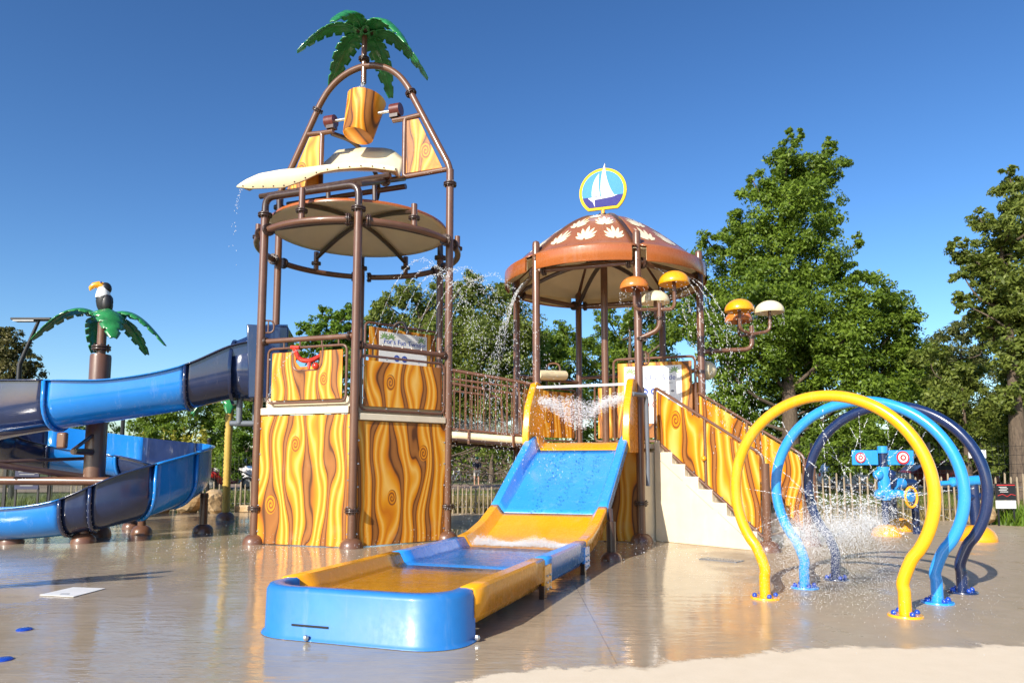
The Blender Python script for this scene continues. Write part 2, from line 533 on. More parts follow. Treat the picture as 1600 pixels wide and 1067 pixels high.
for sg in (1, -1):
    obj('arch_leg', MB().tube(rounded(leg(sg), 0.15, 5), 0.06, 12), BROWN, tower)
    dvec = arch(sg * 0.96, 7.86) - arch(sg * 1.75, 6.35)
    flange(tower, arch(sg * 0.97, 7.84), dvec, 0.9)
    # side frame with printed panel
    fr = [arch(sg * 1.70, 6.33), arch(sg * 0.86, 6.30), arch(sg * 0.86, 7.38), arch(sg * 1.20, 7.40)]
    obj('side_frame', MB().tube(rounded(fr, 0.06, 4), 0.045, 10), BROWN, tower)
    obj('bearing_arm', MB().tube([arch(sg * 0.9, 7.38), arch(sg * 0.62, 7.38)], 0.045, 10), BROWN, tower)
    o = obj('side_panel', MB().prism([(sg * 0.90, 6.36), (sg * 1.60, 6.37), (sg * 1.13, 7.33), (sg * 0.90, 7.33)], -0.012, 0.012), wood(3 + sg, [(sg * 1.28, 6.72, 0.10)], 3.2), tower, rz=math.atan2(ea.y, ea.x))
    # bearing block
    bk = MB().box(arch(sg * 0.66, 7.47), (0.16, 0.14, 0.1), math.atan2(ea.y, ea.x))
    bk.tube([arch(sg * 0.60, 7.56), arch(sg * 0.76, 7.56)], 0.095, 14)
    obj('bearing', bk, DARKBROWN, tower)
    cp = MB().tube([arch(sg * 0.585, 7.57), arch(sg * 0.775, 7.57)], 0.115, 16)
    obj('bearing_cap', cp, paint('maroon_cap', (0.12, 0.025, 0.02), 0.35, 0.2), tower)
# brace behind the bucket and pipes under the splash board
obj('brace_pipe', MB().tube(rounded([arch(-0.68, 7.36, 0.03), arch(-0.42, 7.34, 0.45), arch(-0.12, 6.7, 1.0), hexp(3, 5.9), hexp(3, 5.2)], 0.45, 8), 0.045, 10), DARKBROWN, tower)
obj('cross_pipe', MB().tube([hexp(0, 5.6), arch(0.86, 6.28)], 0.05, 10), DARKBROWN, tower)
v_ = arch(0.86, 6.28) - hexp(0, 5.6)
flange(tower, hexp(0, 5.6) + v_ * 0.55, v_, 0.85)
obj('cross_pipe', MB().tube([hexp(5, 5.6), arch(-0.86, 6.28)], 0.05, 10), DARKBROWN, tower)
obj('bearer_beam', MB().tube([arch(-1.6, 5.98, -0.75), arch(1.0, 6.02, -0.75)], 0.05, 8), DARKBROWN, tower)
obj('bearer_beam', MB().tube([arch(-1.5, 6.05, -0.1), arch(0.95, 6.08, -0.1)], 0.05, 8), DARKBROWN, tower)
for s_ in (-1.2, -0.2, 0.7):
    obj('bearer_post', MB().tube([arch(s_, 5.6, -0.72), arch(s_, 6.03, -0.75)], 0.04, 8), DARKBROWN, tower)

# palm on top
def frond_mesh(L, rise, droop, w, seed, tilt=0.0):
    """one toothed frond along +x, starting at the origin"""
    rnd = random.Random(seed); m = MB(); rows = []
    N = 66
    for i in range(N + 1):
        t = i / N
        x = L * (t - 0.12 * t * t)
        z = rise * math.sin(min(1, t * 1.35) * PI * 0.5) * (1 - t) * 1.6 + droop * t ** 1.9
        wid = w * (math.sin(PI * (0.10 + 0.86 * t) ** 0.85) ** 0.7)
        tooth = (0.70 if (t * 7.2) % 1.0 < 0.22 else 1.0) if 0.06 < t < 0.9 else 1
        wid *= tooth
        fold = 0.42 * wid
        rows.append([(x, -wid, z - fold), (x, -wid * 0.55, z - fold * 0.42), (x, 0, z), (x, wid * 0.55, z - fold * 0.42), (x, wid, z - fold)])
    m.grid(rows)
    mm = MB()
    mm.tube([(r[2][0], 0, r[2][2] - 0.012) for r in rows[:-1:6]], [0.022 * (1 - i / 14) + 0.006 for i in range(len(rows[:-1:6]))], 6)
    return m, mm
def palm(parent, pos, specs, base_seed=0):
    for i, (ang, L, rise, droop, w) in enumerate(specs):
        m, mm = frond_mesh(L, rise, droop, w, base_seed + i)
        o = obj('palm_frond', m, FROND, parent, pos, rad(ang) - PI / 2, solid=0.018, angle=60)
        obj('midrib', mm, FROND, o)
ptop = arch(0, 9.12)
obj('palm_stem', MB().tube([arch(0, 8.2), arch(0, 9.16)], 0.05, 12), BROWN, tower)
obj('stem_crown', MB().lathe([(0.02, 9.10), (0.16, 9.14), (0.17, 9.17), (0.05, 9.24), (0.01, 9.26)], n=16), DARKBROWN, tower)
flange(tower, arch(0, 8.66), (0, 0, 1), 0.9)
# angle measured from towards the camera, in the tower's frame
palm(tower, ptop, [(a_, 1.34, 0.30, dr_, 0.21) for a_, dr_ in ((154, -0.60), (94, -0.66), (38, -0.62), (334, -0.45), (274, -0.48), (214, -0.52))], 5)

# splash board under the bucket
rows = []
_sm = lambda v: (lambda c: c * c * (3 - 2 * c))(max(0.0, min(1.0, v)))
for i in range(45):
    s_ = -2.05 + 3.2 * i / 44; q0_ = i / 44
    zf = float(np.interp(s_, [-2.05, -1.87, -1.59, -1.13, -0.65, -0.13, 0.18, 0.66, 1.03, 1.24], [6.22, 6.30, 6.37, 6.38, 6.35, 6.335, 6.31, 6.24, 6.14, 6.06]))
    zl = float(np.interp(s_, [-2.05, -1.73, -1.05, -0.64, -0.31, 0.05, 0.6, 1.11, 1.24], [6.18, 6.11, 6.04, 6.11, 6.21, 6.22, 6.18, 6.05, 6.01]))
    g_ = _sm((s_ + 1.15) / 0.6) 
    wd = 0.30 + 0.25 * _sm((s_ + 2.05) / 0.5) + 0.75 * _sm((s_ + 1.2) / 0.6)
    row = []
    for j in range(13):
        t_ = j / 12
        row.append(arch(s_ - 0.58 * t_ * q0_, zf + 0.02 * t_ + (0.88 - 0.1 * _sm((q0_ - 0.9) / 0.1)) * g_ * t_ ** 2.3, -0.80 + wd * t_))
    rows.append([arch(s_, zl, -0.83)] + row)
sb = obj('splash_board', MB().grid(rows), CREAM, tower, solid=0.03, angle=50)
bolts(tower, [r[0] + Vector((0, 0, 0.03)) + (hexp(0) + hexp(5)).normalized() * 0.02 for r in rows[2::3]], 0.014, DARKBROWN)

# deck, beams and wood grain panels
deck = MB().prism([(hexp(k, 0, 1.66).x, hexp(k, 0, 1.66).y) for k in range(6)], 1.9, 2.0)
deck.v = [(x, z, y) for x, y, z in deck.v]
obj('deck', deck, CREAMWALL, tower)
def side(parent, ka, kb, build, r=R):
    """run build() in a frame whose x goes from post ka to post kb"""
    a, b_ = hexp(ka), hexp(kb)
    e = bpy.data.objects.new('x', None); return a, math.atan2((b_ - a).y, (b_ - a).x)
def panel(parent, a, rz, outline, mat, th=0.02, name='wood_grain_panel', off=0.0):
    n = Vector((-math.sin(rz), math.cos(rz), 0)) * off
    return obj(name, MB().prism(outline, -th / 2, th / 2), mat, parent, Vector(a) + n, rz, bevel=0.004)
def pipe_on(parent, a, rz, pts, r, mat=BROWN, name='frame_pipe', off=0.0, closed=False, n=8):
    return obj(name, MB().tube([(x, off, z) for x, z in pts], r, n, closed=closed), mat, parent, a, rz)
def rr(x0, x1, z0, z1, r=0.1, n=5):
    pts = rounded([(x0, 0, z0), (x1, 0, z0), (x1, 0, z1), (x0, 0, z1)], r, n, True)
    return [(p.x, p.z) for p in pts]
def dirz(a, b): return math.atan2((b - a).y, (b - a).x)

a, rz = hexp(5), dirz(hexp(5), hexp(0))
panel(tower, a, rz, [(0.05, 0.012), (1.70, 0.012), (1.70, 2.0), (0.05, 2.0)], wood(1, [(0.30, 0.62, 0.10), (0.72, 1.55, 0.085)], 3.2))
obj('deck_beam', MB().box((0.875, 0.0, 2.07), (1.6, 0.09, 0.11)), CREAMWALL, tower, a, rz, bevel=0.008)
pn = [(0.24, 2.24), (1.53, 2.24), (1.53, 3.0), (1.12, 3.0), (1.12, 2.82), (1.06, 2.76), (0.76, 2.76), (0.68, 2.84), (0.68, 3.0), (0.24, 3.0)]
panel(tower, a, rz, pn, wood(2, [(1.2, 2.55, 0.07)], 3.3))
pipe_on(tower, a, rz, rr(0.16, 1.6, 2.2, 3.07), 0.02, closed=True)
pipe_on(tower, a, rz, [(p.x, p.z) for p in rounded([(0.62, 0, 3.07), (0.62, 0, 2.7), (1.17, 0, 2.7), (1.17, 0, 3.07)], 0.14, 5)], 0.016)
pipe_on(tower, a, rz, [(0.05, 3.2), (1.7, 3.2)], 0.042, name='top_rail', n=12)
for x in (0.1, 1.64): flange(tower, a + Vector((math.cos(rz), math.sin(rz), 0)) * x + Vector((0, 0, 3.2)), (math.cos(rz), math.sin(rz), 0), 0.62)
for x in (0.45, 0.75, 1.15, 1.45): pipe_on(tower, a, rz, [(x, 3.07), (x, 3.2)], 0.014, name='rail_spacer')
def on(a, rz, x, z, off=0.0):
    return Vector(a) + Vector((math.cos(rz), math.sin(rz), 0)) * x + Vector((-math.sin(rz), math.cos(rz), 0)) * off + Vector((0, 0, z))
bolts(tower, [on(a, rz, x, z, -0.015) for x, z in ((0.2, 2.34), (0.2, 2.9), (1.57, 2.34), (1.57, 2.9), (0.5, 2.22), (1.2, 2.22))] + [on(a, rz, x, z, -0.015) for x in (0.07, 1.68) for z in (0.2, 0.6, 1.0, 1.4, 1.8)])
obj('kick_plate', MB().box((0.875, 0.10, 2.16), (1.6, 0.03, 0.26)), CREAMWALL, tower, a, rz)
# water gun in the notch of the rail panel
gun = MB().tube(rounded([on(a, rz, 0.72, 3.05, -0.10), on(a, rz, 0.78, 2.86, -0.06), on(a, rz, 0.95, 2.84, 0.0), on(a, rz, 1.08, 2.95, 0.12)], 0.1, 5), 0.038, 10)
gun.tube([on(a, rz, 0.66, 3.06, -0.11), on(a, rz, 0.80, 3.05, -0.09)], 0.03, 8)
gun.tube([on(a, rz, 0.93, 2.72, -0.0), on(a, rz, 0.93, 2.86, 0.0)], 0.03, 8)
gun.sphere(on(a, rz, 1.06, 2.76, -0.02), 0.055, 10, 6)
obj('water_gun', gun, RED, tower)['label'] = 'red water gun in the notch of the rail panel'

a, rz = hexp(0), dirz(hexp(0), hexp(1))
panel(tower, a, rz, [(0.06, 0.012), (1.69, 0.012), (1.69, 1.90), (0.06, 1.90)], wood(5, [(0.68, 0.72, 0.085), (1.26, 1.42, 0.085)], 3.3, 0.95))
obj('deck_beam', MB().box((0.875, 0.0, 1.965), (1.6, 0.09, 0.10)), CREAMWALL, tower, a, rz, bevel=0.008)
panel(tower, a, rz, [(0.16, 2.13), (1.61, 2.13), (1.61, 2.84), (0.16, 2.84)], wood(7, [(0.62, 2.52, 0.085)], 3.3))
pipe_on(tower, a, rz, rr(0.1, 1.66, 2.07, 2.91), 0.02, closed=True)
pipe_on(tower, a, rz, [(0.05, 3.06), (1.7, 3.06)], 0.042, name='top_rail', n=12)
for x in (0.1, 1.64): flange(tower, on(a, rz, x, 3.06), (math.cos(rz), math.sin(rz), 0), 0.62)
for x in (0.3, 1.4): pipe_on(tower, a, rz, [(x, 2.91), (x, 3.06)], 0.014, name='rail_spacer')
bolts(tower, [on(a, rz, x, z, -0.015) for x, z in ((0.14, 2.25), (0.14, 2.75), (1.62, 2.25), (1.62, 2.75), (0.55, 2.88), (1.15, 2.88), (0.55, 2.1), (1.15, 2.1))] + [on(a, rz, x, z, -0.015) for x in (0.08, 1.67) for z in (0.2, 0.55, 0.9, 1.25, 1.6)])
obj('kick_plate', MB().box((0.875, 0.10, 2.05), (1.6, 0.03, 0.24)), CREAMWALL, tower, a, rz)
nozz = MB()
for i in range(8): nozz.tube([on(a, rz, 0.3 + 0.18 * i, 3.09), on(a, rz, 0.3 + 0.18 * i, 3.13, -0.01)], 0.012, 6)
o = obj('spray_nozzles', nozz, STEEL, tower); o['kind'] = 'stuff'
a, rz = hexp(1), dirz(hexp(1), hexp(2))
panel(tower, a, rz, [(0.06, 0.012), (1.69, 0.012), (1.69, 1.78), (0.06, 1.78)], wood(9, [], 3.3))
# partition with the rules board
pc_, k2 = Vector((0.05, 0.0, 0)), hexp(2)
rz = dirz(pc_, k2)
panel(tower, pc_, rz, [(0.16, 2.1), (1.60, 2.1), (1.60, 3.70), (0.16, 3.70)], wood(11, [], 3.5, 0.95))
pipe_on(tower, pc_, rz, rr(0.08, 1.66, 2.06, 3.77), 0.022, closed=True)
SIGNW = paint('white_sign_board', (0.78, 0.78, 0.76), 0.35, 0.2, 0.03, 0)
BLUEINK = paint('blue_ink', (0.02, 0.07, 0.38), 0.5, 0, 0.05, 0)
GREENINK = paint('green_ink', (0.16, 0.34, 0.05), 0.5, 0, 0.2, 0)
REDINK = paint('red_ink', (0.6, 0.03, 0.03), 0.5, 0, 0.05, 0)
GREYINK = paint('grey_ink', (0.18, 0.18, 0.2), 0.5, 0, 0.05, 0)
def text(parent, body, size, loc, rz, mat):
    cu = bpy.data.curves.new('lettering', 'FONT'); cu.body = body; cu.size = size; cu.align_x = 'CENTER'; cu.extrude = 0.001
    cu.materials.append(mat)
    tmp = bpy.data.objects.new('lettering', cu); C.objects.link(tmp)
    bpy.context.view_layer.update()
    me = bpy.data.meshes.new_from_object(tmp.evaluated_get(bpy.context.evaluated_depsgraph_get()))
    bpy.data.objects.remove(tmp)
    dg = bpy.data.objects.new('lettering', me); C.objects.link(dg)
    dg['kind'] = 'stuff'
    dg.parent = parent; dg.location = loc; dg.rotation_euler = (PI / 2, 0, rz)
    return dg
def rules_board(parent, a, rz, x0, x1, z0, z1, title, tdrop=0.25):
    off = -0.018
    bd = obj('rules_board', MB().prism([(x0, z0), (x1, z0), (x1, z1), (x0, z1)], off - 0.004, off + 0.004), SIGNW, parent, a, rz)
    W = x1 - x0
    text(bd, title, W * 0.125, ((x0 + x1) / 2 + W * 0.03, off - 0.006, z1 - W * tdrop), 0, BLUEINK)
    lv = MB(); rn = random.Random(len(title))
    for cx, cz in ((x0 + W * 0.1, z1 - W * 0.1), (x0 + W * 0.24, z1 - W * 0.1), (x1 - W * 0.12, z1 - W * 0.1)):
        for i in range(7):
            an = rad(-20 + i * 36); l = W * 0.10
            d = Vector((math.cos(an), 0, math.sin(an))); n = Vector((-d.z, 0, d.x)) * W * 0.012
            c0 = Vector((cx, off - 0.006, cz))
            lv.add([c0, c0 + d * l * 0.5 + n, c0 + d * l, c0 + d * l * 0.5 - n], [(0, 1, 2, 3)])
    obj('leaf_print', lv, GREENINK, bd)['kind'] = 'stuff'
    ln = MB().prism([(x0 + W * 0.15, z1 - W * 0.31), (x1 - W * 0.15, z1 - W * 0.31), (x1 - W * 0.15, z1 - W * 0.303), (x0 + W * 0.15, z1 - W * 0.303)], off - 0.007, off - 0.005)
    obj('printed_line', ln, GREYINK, bd)
    for i, (fx, ink) in enumerate(((0.36, BLUEINK), (0.52, BLUEINK), (0.70, GREYINK), (0.84, GREYINK))):
        c = (x0 + W * fx, z1 - W * 0.45); rr_ = W * 0.058 if ink is BLUEINK else W * 0.03
        pts = [(c[0] + rr_ * math.cos(2 * PI * k / 16), c[1] + rr_ * math.sin(2 * PI * k / 16) * (1 if ink is BLUEINK else 0.6)) for k in range(16)]
        ic = obj('pictogram', MB().prism(pts, off - 0.007, off - 0.005), ink, bd)
        if ink is BLUEINK:
            q = [(c[0] - rr_ * .6, c[1] - rr_ * .4), (c[0] + rr_ * .1, c[1] - rr_ * .15), (c[0] + rr_ * .65, c[1] - rr_ * .4), (c[0] + rr_ * .3, c[1] + rr_ * .35), (c[0], c[1] + rr_ * .1), (c[0] - rr_ * .3, c[1] + rr_ * .4)]
            obj('printed_figure', MB().prism(q, off - 0.010, off - 0.0075), SIGNW, ic)
    if z1 - z0 > W * 0.75:
        for fx in (0.22, 0.38, 0.54, 0.72):
            c = (x0 + W * fx, z1 - W * 0.68); r_ = W * 0.05
            ring = MB().tube([(c[0] + r_ * math.cos(2 * PI * k / 18), off - 0.006, c[1] + r_ * math.sin(2 * PI * k / 18)) for k in range(18)], W * 0.006, 4, closed=True)
            ring.tube([(c[0] - r_ * .7, off - 0.006, c[1] + r_ * .7), (c[0] + r_ * .7, off - 0.006, c[1] - r_ * .7)], W * 0.006, 4)
            obj('pictogram', ring, REDINK, bd)
    return bd
rules_board(tower, pc_, rz, 0.36, 1.40, 2.65, 3.64, "For's Fun Twister", 0.205)
# hand loop and hook pipe
h0 = hexp(5, 3.35)
obj('hand_loop', MB().tube(rounded([h0, h0 + Vector((0.20, -0.02, 0)), h0 + Vector((0.20, -0.02, 0.2)), h0 + Vector((0, 0, 0.2))], 0.09, 5), 0.014, 8), BROWN, tower)
obj('hand_loop', MB().tube([h0 + Vector((0.11, -0.01, 0)), h0 + Vector((0.11, -0.01, 0.2))], 0.012, 8), BROWN, tower)
hk = Vector((0.62, 0.35, 0))
obj('spray_hook', MB().tube(rounded([hk + Vector((0, 0, 2.0)), hk + Vector((0, 0, 3.8)), hk + Vector((0.18, -0.1, 3.85)), hk + Vector((0.26, -0.14, 3.62))], 0.14, 6), 0.025, 8), DARKBROWN, tower)

# tipping bucket, hung between the two bearings
bucket = thing('tipping_bucket', 'wood grain tipping bucket hung on a steel axle under the palm', 'bucket', T_C, T_A)
axc = arch(0.0, 7.57)
tilt = Matrix.Translation(axc) @ Matrix.Rotation(math.atan2(ea.y, ea.x), 4, 'Z') @ Matrix.Rotation(rad(-11), 4, 'X') @ Matrix.Rotation(rad(6), 4, 'Y')
bm_ = MB().lathe([(0.02, -0.42), (0.265, -0.42), (0.275, -0.41), (0.352, 0.33), (0.356, 0.34), (0.335, 0.34), (0.255, -0.38), (0.02, -0.38)], n=32)
bo = obj('bucket_shell', bm_, wood(17, [(-0.22, 0.10, 0.055)], 4.0), bucket)
bo.matrix_local = tilt
bb = obj('bucket_base', MB().lathe([(0.005, -0.432), (0.25, -0.432), (0.262, -0.424), (0.262, -0.41)], n=32), wood(15, [(0.1, 0.0, 0.08)], 2.0), bucket)
bb.matrix_local = tilt
ax = obj('axle', MB().tube([arch(-0.64, 7.57), arch(0.64, 7.57)], 0.028, 10), STEEL, bucket)

# ================================================================== DOMED PAVILION
P_C, P_A = Vector((1.7433, 13.451, 0)), 0.1878
pav = thing('domed_pavilion', 'open pavilion with terracotta leaf print dome on brown posts', 'pavilion', P_C, P_A)
for k in range(6):
    p = hexp(k)
    obj('post', MB().tube([p, p + Vector((0, 0, 5.05)), p + Vector((0, 0, 5.09)), p + Vector((0, 0, 5.11))], [POST_R, POST_R, 0.055, 0.02], 16), BROWN, pav)
    foot(pav, p)
    flange(pav, p + Vector((0, 0, 0.62)))
    b_ = hexp((k + 1) % 6)
    d = (b_ - p).normalized()
    z = Vector((0, 0, 4.58))
    obj('ring_beam', MB().tube([p + z, b_ + z], 0.045, 10), BROWN, pav)
    flange(pav, p + z + d * 0.14, d, 0.85); flange(pav, b_ + z - d * 0.14, d, 0.85)
    n0 = p.normalized()
    rib = [n0 * (1.72 * (1 - t) + 0.08) + Vector((0, 0, 4.56 + 0.50 * math.sin(t * PI / 2))) for t in [i / 8 for i in range(9)]]
    obj('ceiling_rib', MB().tube(rib, 0.042, 8), DARKBROWN, pav)
obj('centre_post', MB().tube([(0, 0, 0), (0, 0, 5.12)], POST_R, 16), BROWN, pav)
flange(pav, (0, 0, 5.06))
KR = [0.0, 0.3, 0.55, 0.95, 1.4, 1.7, 1.87]
KZ = [5.90, 5.86, 5.78, 5.54, 5.18, 4.92, 4.82]
_kk = np.array(catmull([(r, z, 0) for r, z in zip(KR, KZ)], 6))
def dome_z(r): return float(np.interp(r, _kk[:, 0], _kk[:, 1]))
for k in range(6):
    a0, a1 = rad(60 * k + 1.2) - PI / 2, rad(60 * k + 58.8) - PI / 2
    prof = [(0.06 + 1.80 * i / 14, dome_z(0.06 + 1.80 * i / 14)) for i in range(15)]
    dp = obj('dome_panel', MB().lathe(prof, n=14, a0=a0, a1=a1), TERRALITE, pav, solid=0.02, angle=60)
    inn = [(r, z - 0.05 - 0.06 * (1 - r / 1.87)) for r, z in prof]
    obj('ceiling_panel', MB().lathe(inn, n=14, a0=a0, a1=a1), CREAM, pav, angle=60)
    am = rad(60 * k + 60) - PI / 2
    strip = [Vector((r * math.cos(am), r * math.sin(am), dome_z(r) + 0.012)) for r in np.linspace(0.12, 1.80, 16)]
    obj('dome_rib', MB().tube(strip, 0.035, 6), DARKBROWN if k % 2 else BROWN, pav)
    g0, g1 = rad(60 * k + 4.0) - PI / 2, rad(60 * k + 56.0) - PI / 2
    fz = [(1.865, 4.83), (1.88, 4.82), (1.885, 4.585), (1.87, 4.565), (1.86, 4.585), (1.855, 4.81), (1.865, 4.83)]
    fas = obj('fascia_panel', MB().lathe(fz, n=16, a0=g0, a1=g1), TERRA, pav, angle=50)
    obj('fascia_lining', MB().lathe([(1.85, 4.80), (1.845, 4.59)], n=16, a0=g0, a1=g1), CREAM, pav)
    # cream leaf prints on the panel: lower row of two, upper row of two
    for (da, r0, sz) in ((-19, 1.62, 0.74), (0, 1.62, 0.78), (19, 1.62, 0.74), (-13, 1.16, 0.72), (13, 1.16, 0.72), (0, 0.78, 0.5)):
        th0 = rad(60 * k + 30 + da) - PI / 2
        m = MB()
        for pa, pl in ((-56, 0.27), (-36, 0.38), (-17, 0.47), (0, 0.54), (17, 0.47), (36, 0.38), (56, 0.27)):
            ca, sa = math.sin(rad(pa)), math.cos(rad(pa))
            pts = []
            for t, w in ((0.12, 0.006), (0.35, 0.030), (0.6, 0.042), (0.8, 0.034), (1.0, 0.002)):
                pts.append((t, w))
            ring = [(t, w) for t, w in pts] + [(t, -w) for t, w in reversed(pts)]
            vs_, n_ = [], len(ring)
            for t, w in ring:
                A = (ca * t * pl + sa * w) * sz; B = (sa * t * pl - ca * w) * sz
                r_ = max(0.1, r0 - B * 1.1); th = th0 + A / r_
                vs_.append((r_ * math.cos(th), r_ * math.sin(th), dome_z(r_) + 0.020))
            h = n_ // 2
            m.add(vs_, [(i, i + 1, n_ - 2 - i, n_ - 1 - i) for i in range(h - 1)])
        obj('leaf_print', m, LEAFPRINT, dp)['kind'] = 'stuff'
# deck and walls
deck = MB().prism([(hexp(k, 0, 1.68).x, hexp(k, 0, 1.68).y) for k in range(6)], 1.50, 1.58)
deck.v = [(x, z, y) for x, y, z in deck.v]
obj('deck', deck, CREAMWALL, pav)
for k in range(6):
    a, b_ = hexp(k), hexp((k + 1) % 6); rz = dirz(a, b_)
    if k == 5:
        panel(pav, a, rz, [(0.06, 0.012), (1.69, 0.012), (1.69, 1.44), (0.06, 1.44)], wood(21, [], 2.6, 0.9))
    elif k in (1, 2, 3):
        panel(pav, a, rz, [(0.06, 0.012), (1.69, 0.012), (1.69, 1.46), (0.06, 1.46)], CREAMWALL, name='base_wall')
    if k in (1, 2, 3):
        obj('deck_beam', MB().box((0.875, 0, 1.56), (1.6, 0.08, 0.15)), CREAMWALL, pav, a, rz)
a, rz = hexp(3), dirz(hexp(3), hexp(4))
panel(pav, a, rz, [(0.16, 1.78), (1.60, 1.78), (1.60, 2.72), (0.16, 2.72)], wood(23, [(0.9, 2.2, 0.09)], 3.3))
pipe_on(pav, a, rz, rr(0.1, 1.66, 1.72, 2.78), 0.02, closed=True)
pipe_on(pav, a, rz, [(0.05, 2.95), (1.7, 2.95)], 0.042, name='top_rail')
a, rz = hexp(2), dirz(hexp(2), hexp(3))
panel(pav, a, rz, [(0.2, 1.78), (1.35, 1.78), (1.35, 2.82), (0.2, 2.82)], wood(25, [], 3.3))
pipe_on(pav, a, rz, rr(0.12, 1.42, 1.72, 2.9), 0.022, closed=True)
pipe_on(pav, a, rz, [(0.05, 3.05), (1.7, 3.05)], 0.035, name='top_rail')
a, rz = hexp(1), dirz(hexp(1), hexp(2))
panel(pav, a, rz, [(0.16, 1.78), (1.60, 1.78), (1.60, 2.72), (0.16, 2.72)], wood(27, [], 3.3))
pipe_on(pav, a, rz, [(0.05, 2.95), (1.7, 2.95)], 0.042, name='top_rail')
# partition with the rules board, centre post to post 1
a = Vector((0, 0, 0)); rz = dirz(a, hexp(1))
panel(pav, a, rz, [(0.24, 1.72), (1.58, 1.72), (1.58, 3.10), (0.24, 3.10)], wood(29, [], 3.0))
pipe_on(pav, a, rz, rr(0.16, 1.64, 1.66, 3.18), 0.024, closed=True)
for x in (0.5, 1.2): bolts(pav, [on(a, rz, x, 3.14, -0.02)], 0.02)
rules_board(pav, a, rz, 0.36, 1.40, 1.98, 3.03, "For's Fun Slide")
h0 = hexp(0, 2.86)
obj('hand_loop', MB().tube(rounded([h0, h0 + Vector((0.20, 0.06, 0)), h0 + Vector((0.20, 0.06, 0.22)), h0 + Vector((0, 0, 0.22))], 0.09, 5), 0.016, 8), BROWN, pav)
for x in (0.09, 0.14): obj('hand_loop', MB().tube([h0 + Vector((x, x * .3, 0)), h0 + Vector((x, x * .3, 0.22))], 0.011, 6), BROWN, pav)
# cream spray roller on the rear rail
rl = on(hexp(3), dirz(hexp(3), hexp(4)), 0.55, 3.05, 0.12); rl2 = on(hexp(3), dirz(hexp(3), hexp(4)), 1.3, 3.0, 0.12)
obj('spray_roller', MB().tube([rl, rl2], 0.10, 14), CREAM, pav)
obj('hand_loop', MB().tube(rounded([rl + Vector((-.1, 0, -.3)), rl + Vector((-.1, 0, 0.25)), rl + Vector((-.35, .1, 0.25)), rl + Vector((-.35, .1, -.3))], 0.12, 5), 0.022, 8), BROWN, pav)
shell_at = hexp(1, 3.0) + Vector((0.2, 0.25, -0.05))
obj('shell_bowl', MB().sphere(shell_at, 0.2, 14, 8, (1, 1, 0.9)), CREAM, pav)

# boat sign on the dome
sign = thing('sailboat_sign', 'round yellow rimmed sign with white sailboat on top of the dome', 'sign', P_C + Vector((0, 0, 5.88)), P_A - PI / 6)
obj('sign_stem', MB().tube([(0, 0, 0), (0, 0, 0.2)], 0.035, 10), YELLOWPOLE, sign)
flange(sign, (0, 0, 0.06), (0, 0, 1), 1.1)
RS, ZS, CUT = 0.46, 0.56, -0.36
def disc(r, cut):
    a0 = math.asin(cut / r); n = 40
    return [(r * math.cos(a0 + (PI - 2 * a0) * i / n), ZS + r * math.sin(a0 + (PI - 2 * a0) * i / n)) for i in range(n + 1)]
obj('sign_rim', MB().prism(disc(RS, CUT), -0.022, 0.022), paint('matte_yellow', (0.80, 0.52, 0.01), 0.75, 0, 0.04), sign, bevel=0.006)
obj('sky_print', MB().prism(disc(RS - 0.055, CUT + 0.055), -0.027, 0.027), paint('light_blue_print', (0.065, 0.28, 0.56), 0.8, 0.0, 0.05, 0), sign)
sea = [(x, z) for x, z in disc(RS - 0.055, CUT + 0.055) if z < ZS - 0.07]
a0_ = sorted(sea, key=lambda p: p[0])
l_, r_ = a0_[0], a0_[-1]
sea_o = [p for p in disc(RS - 0.055, CUT + 0.055) if p[1] <= ZS - 0.065]
obj('sea_print', MB().prism(sea_o, -0.031, 0.031), paint('indigo_print', (0.035, 0.036, 0.21), 0.8, 0.0, 0.05, 0), sign)
def curve2(p0, p1, p2, n=8): return [tuple((1 - t) ** 2 * np.array(p0) + 2 * t * (1 - t) * np.array(p1) + t * t * np.array(p2)) for t in [i / n for i in range(n + 1)]]
sail1 = curve2((0.05, 0.55), (-0.06, 0.25), (-0.03, -0.09)) + [(0.22, -0.09)] + curve2((0.21, -0.08), (0.06, 0.18), (0.05, 0.55))[1:-1]
sail2 = curve2((-0.06, 0.36), (-0.22, 0.2), (-0.21, -0.09)) + curve2((-0.05, -0.09), (-0.09, 0.15), (-0.06, 0.36))[:-1]
hull = [(-0.28, -0.11)] + curve2((-0.18, -0.105), (0.1, -0.1), (0.29, -0.10)) + curve2((0.2, -0.13), (0.0, -0.15), (-0.16, -0.155)) + [(-0.15, -0.30), (-0.19, -0.2), (-0.28, -0.12)]
for s_ in (sail1, sail2, hull):
    obj('sail_print' if s_ is not hull else 'hull_print', MB().prism([(x, ZS + z) for x, z in s_], -0.036, 0.036), paint('matte_white', (0.78, 0.78, 0.78), 0.8, 0, 0.02, 0), sign)

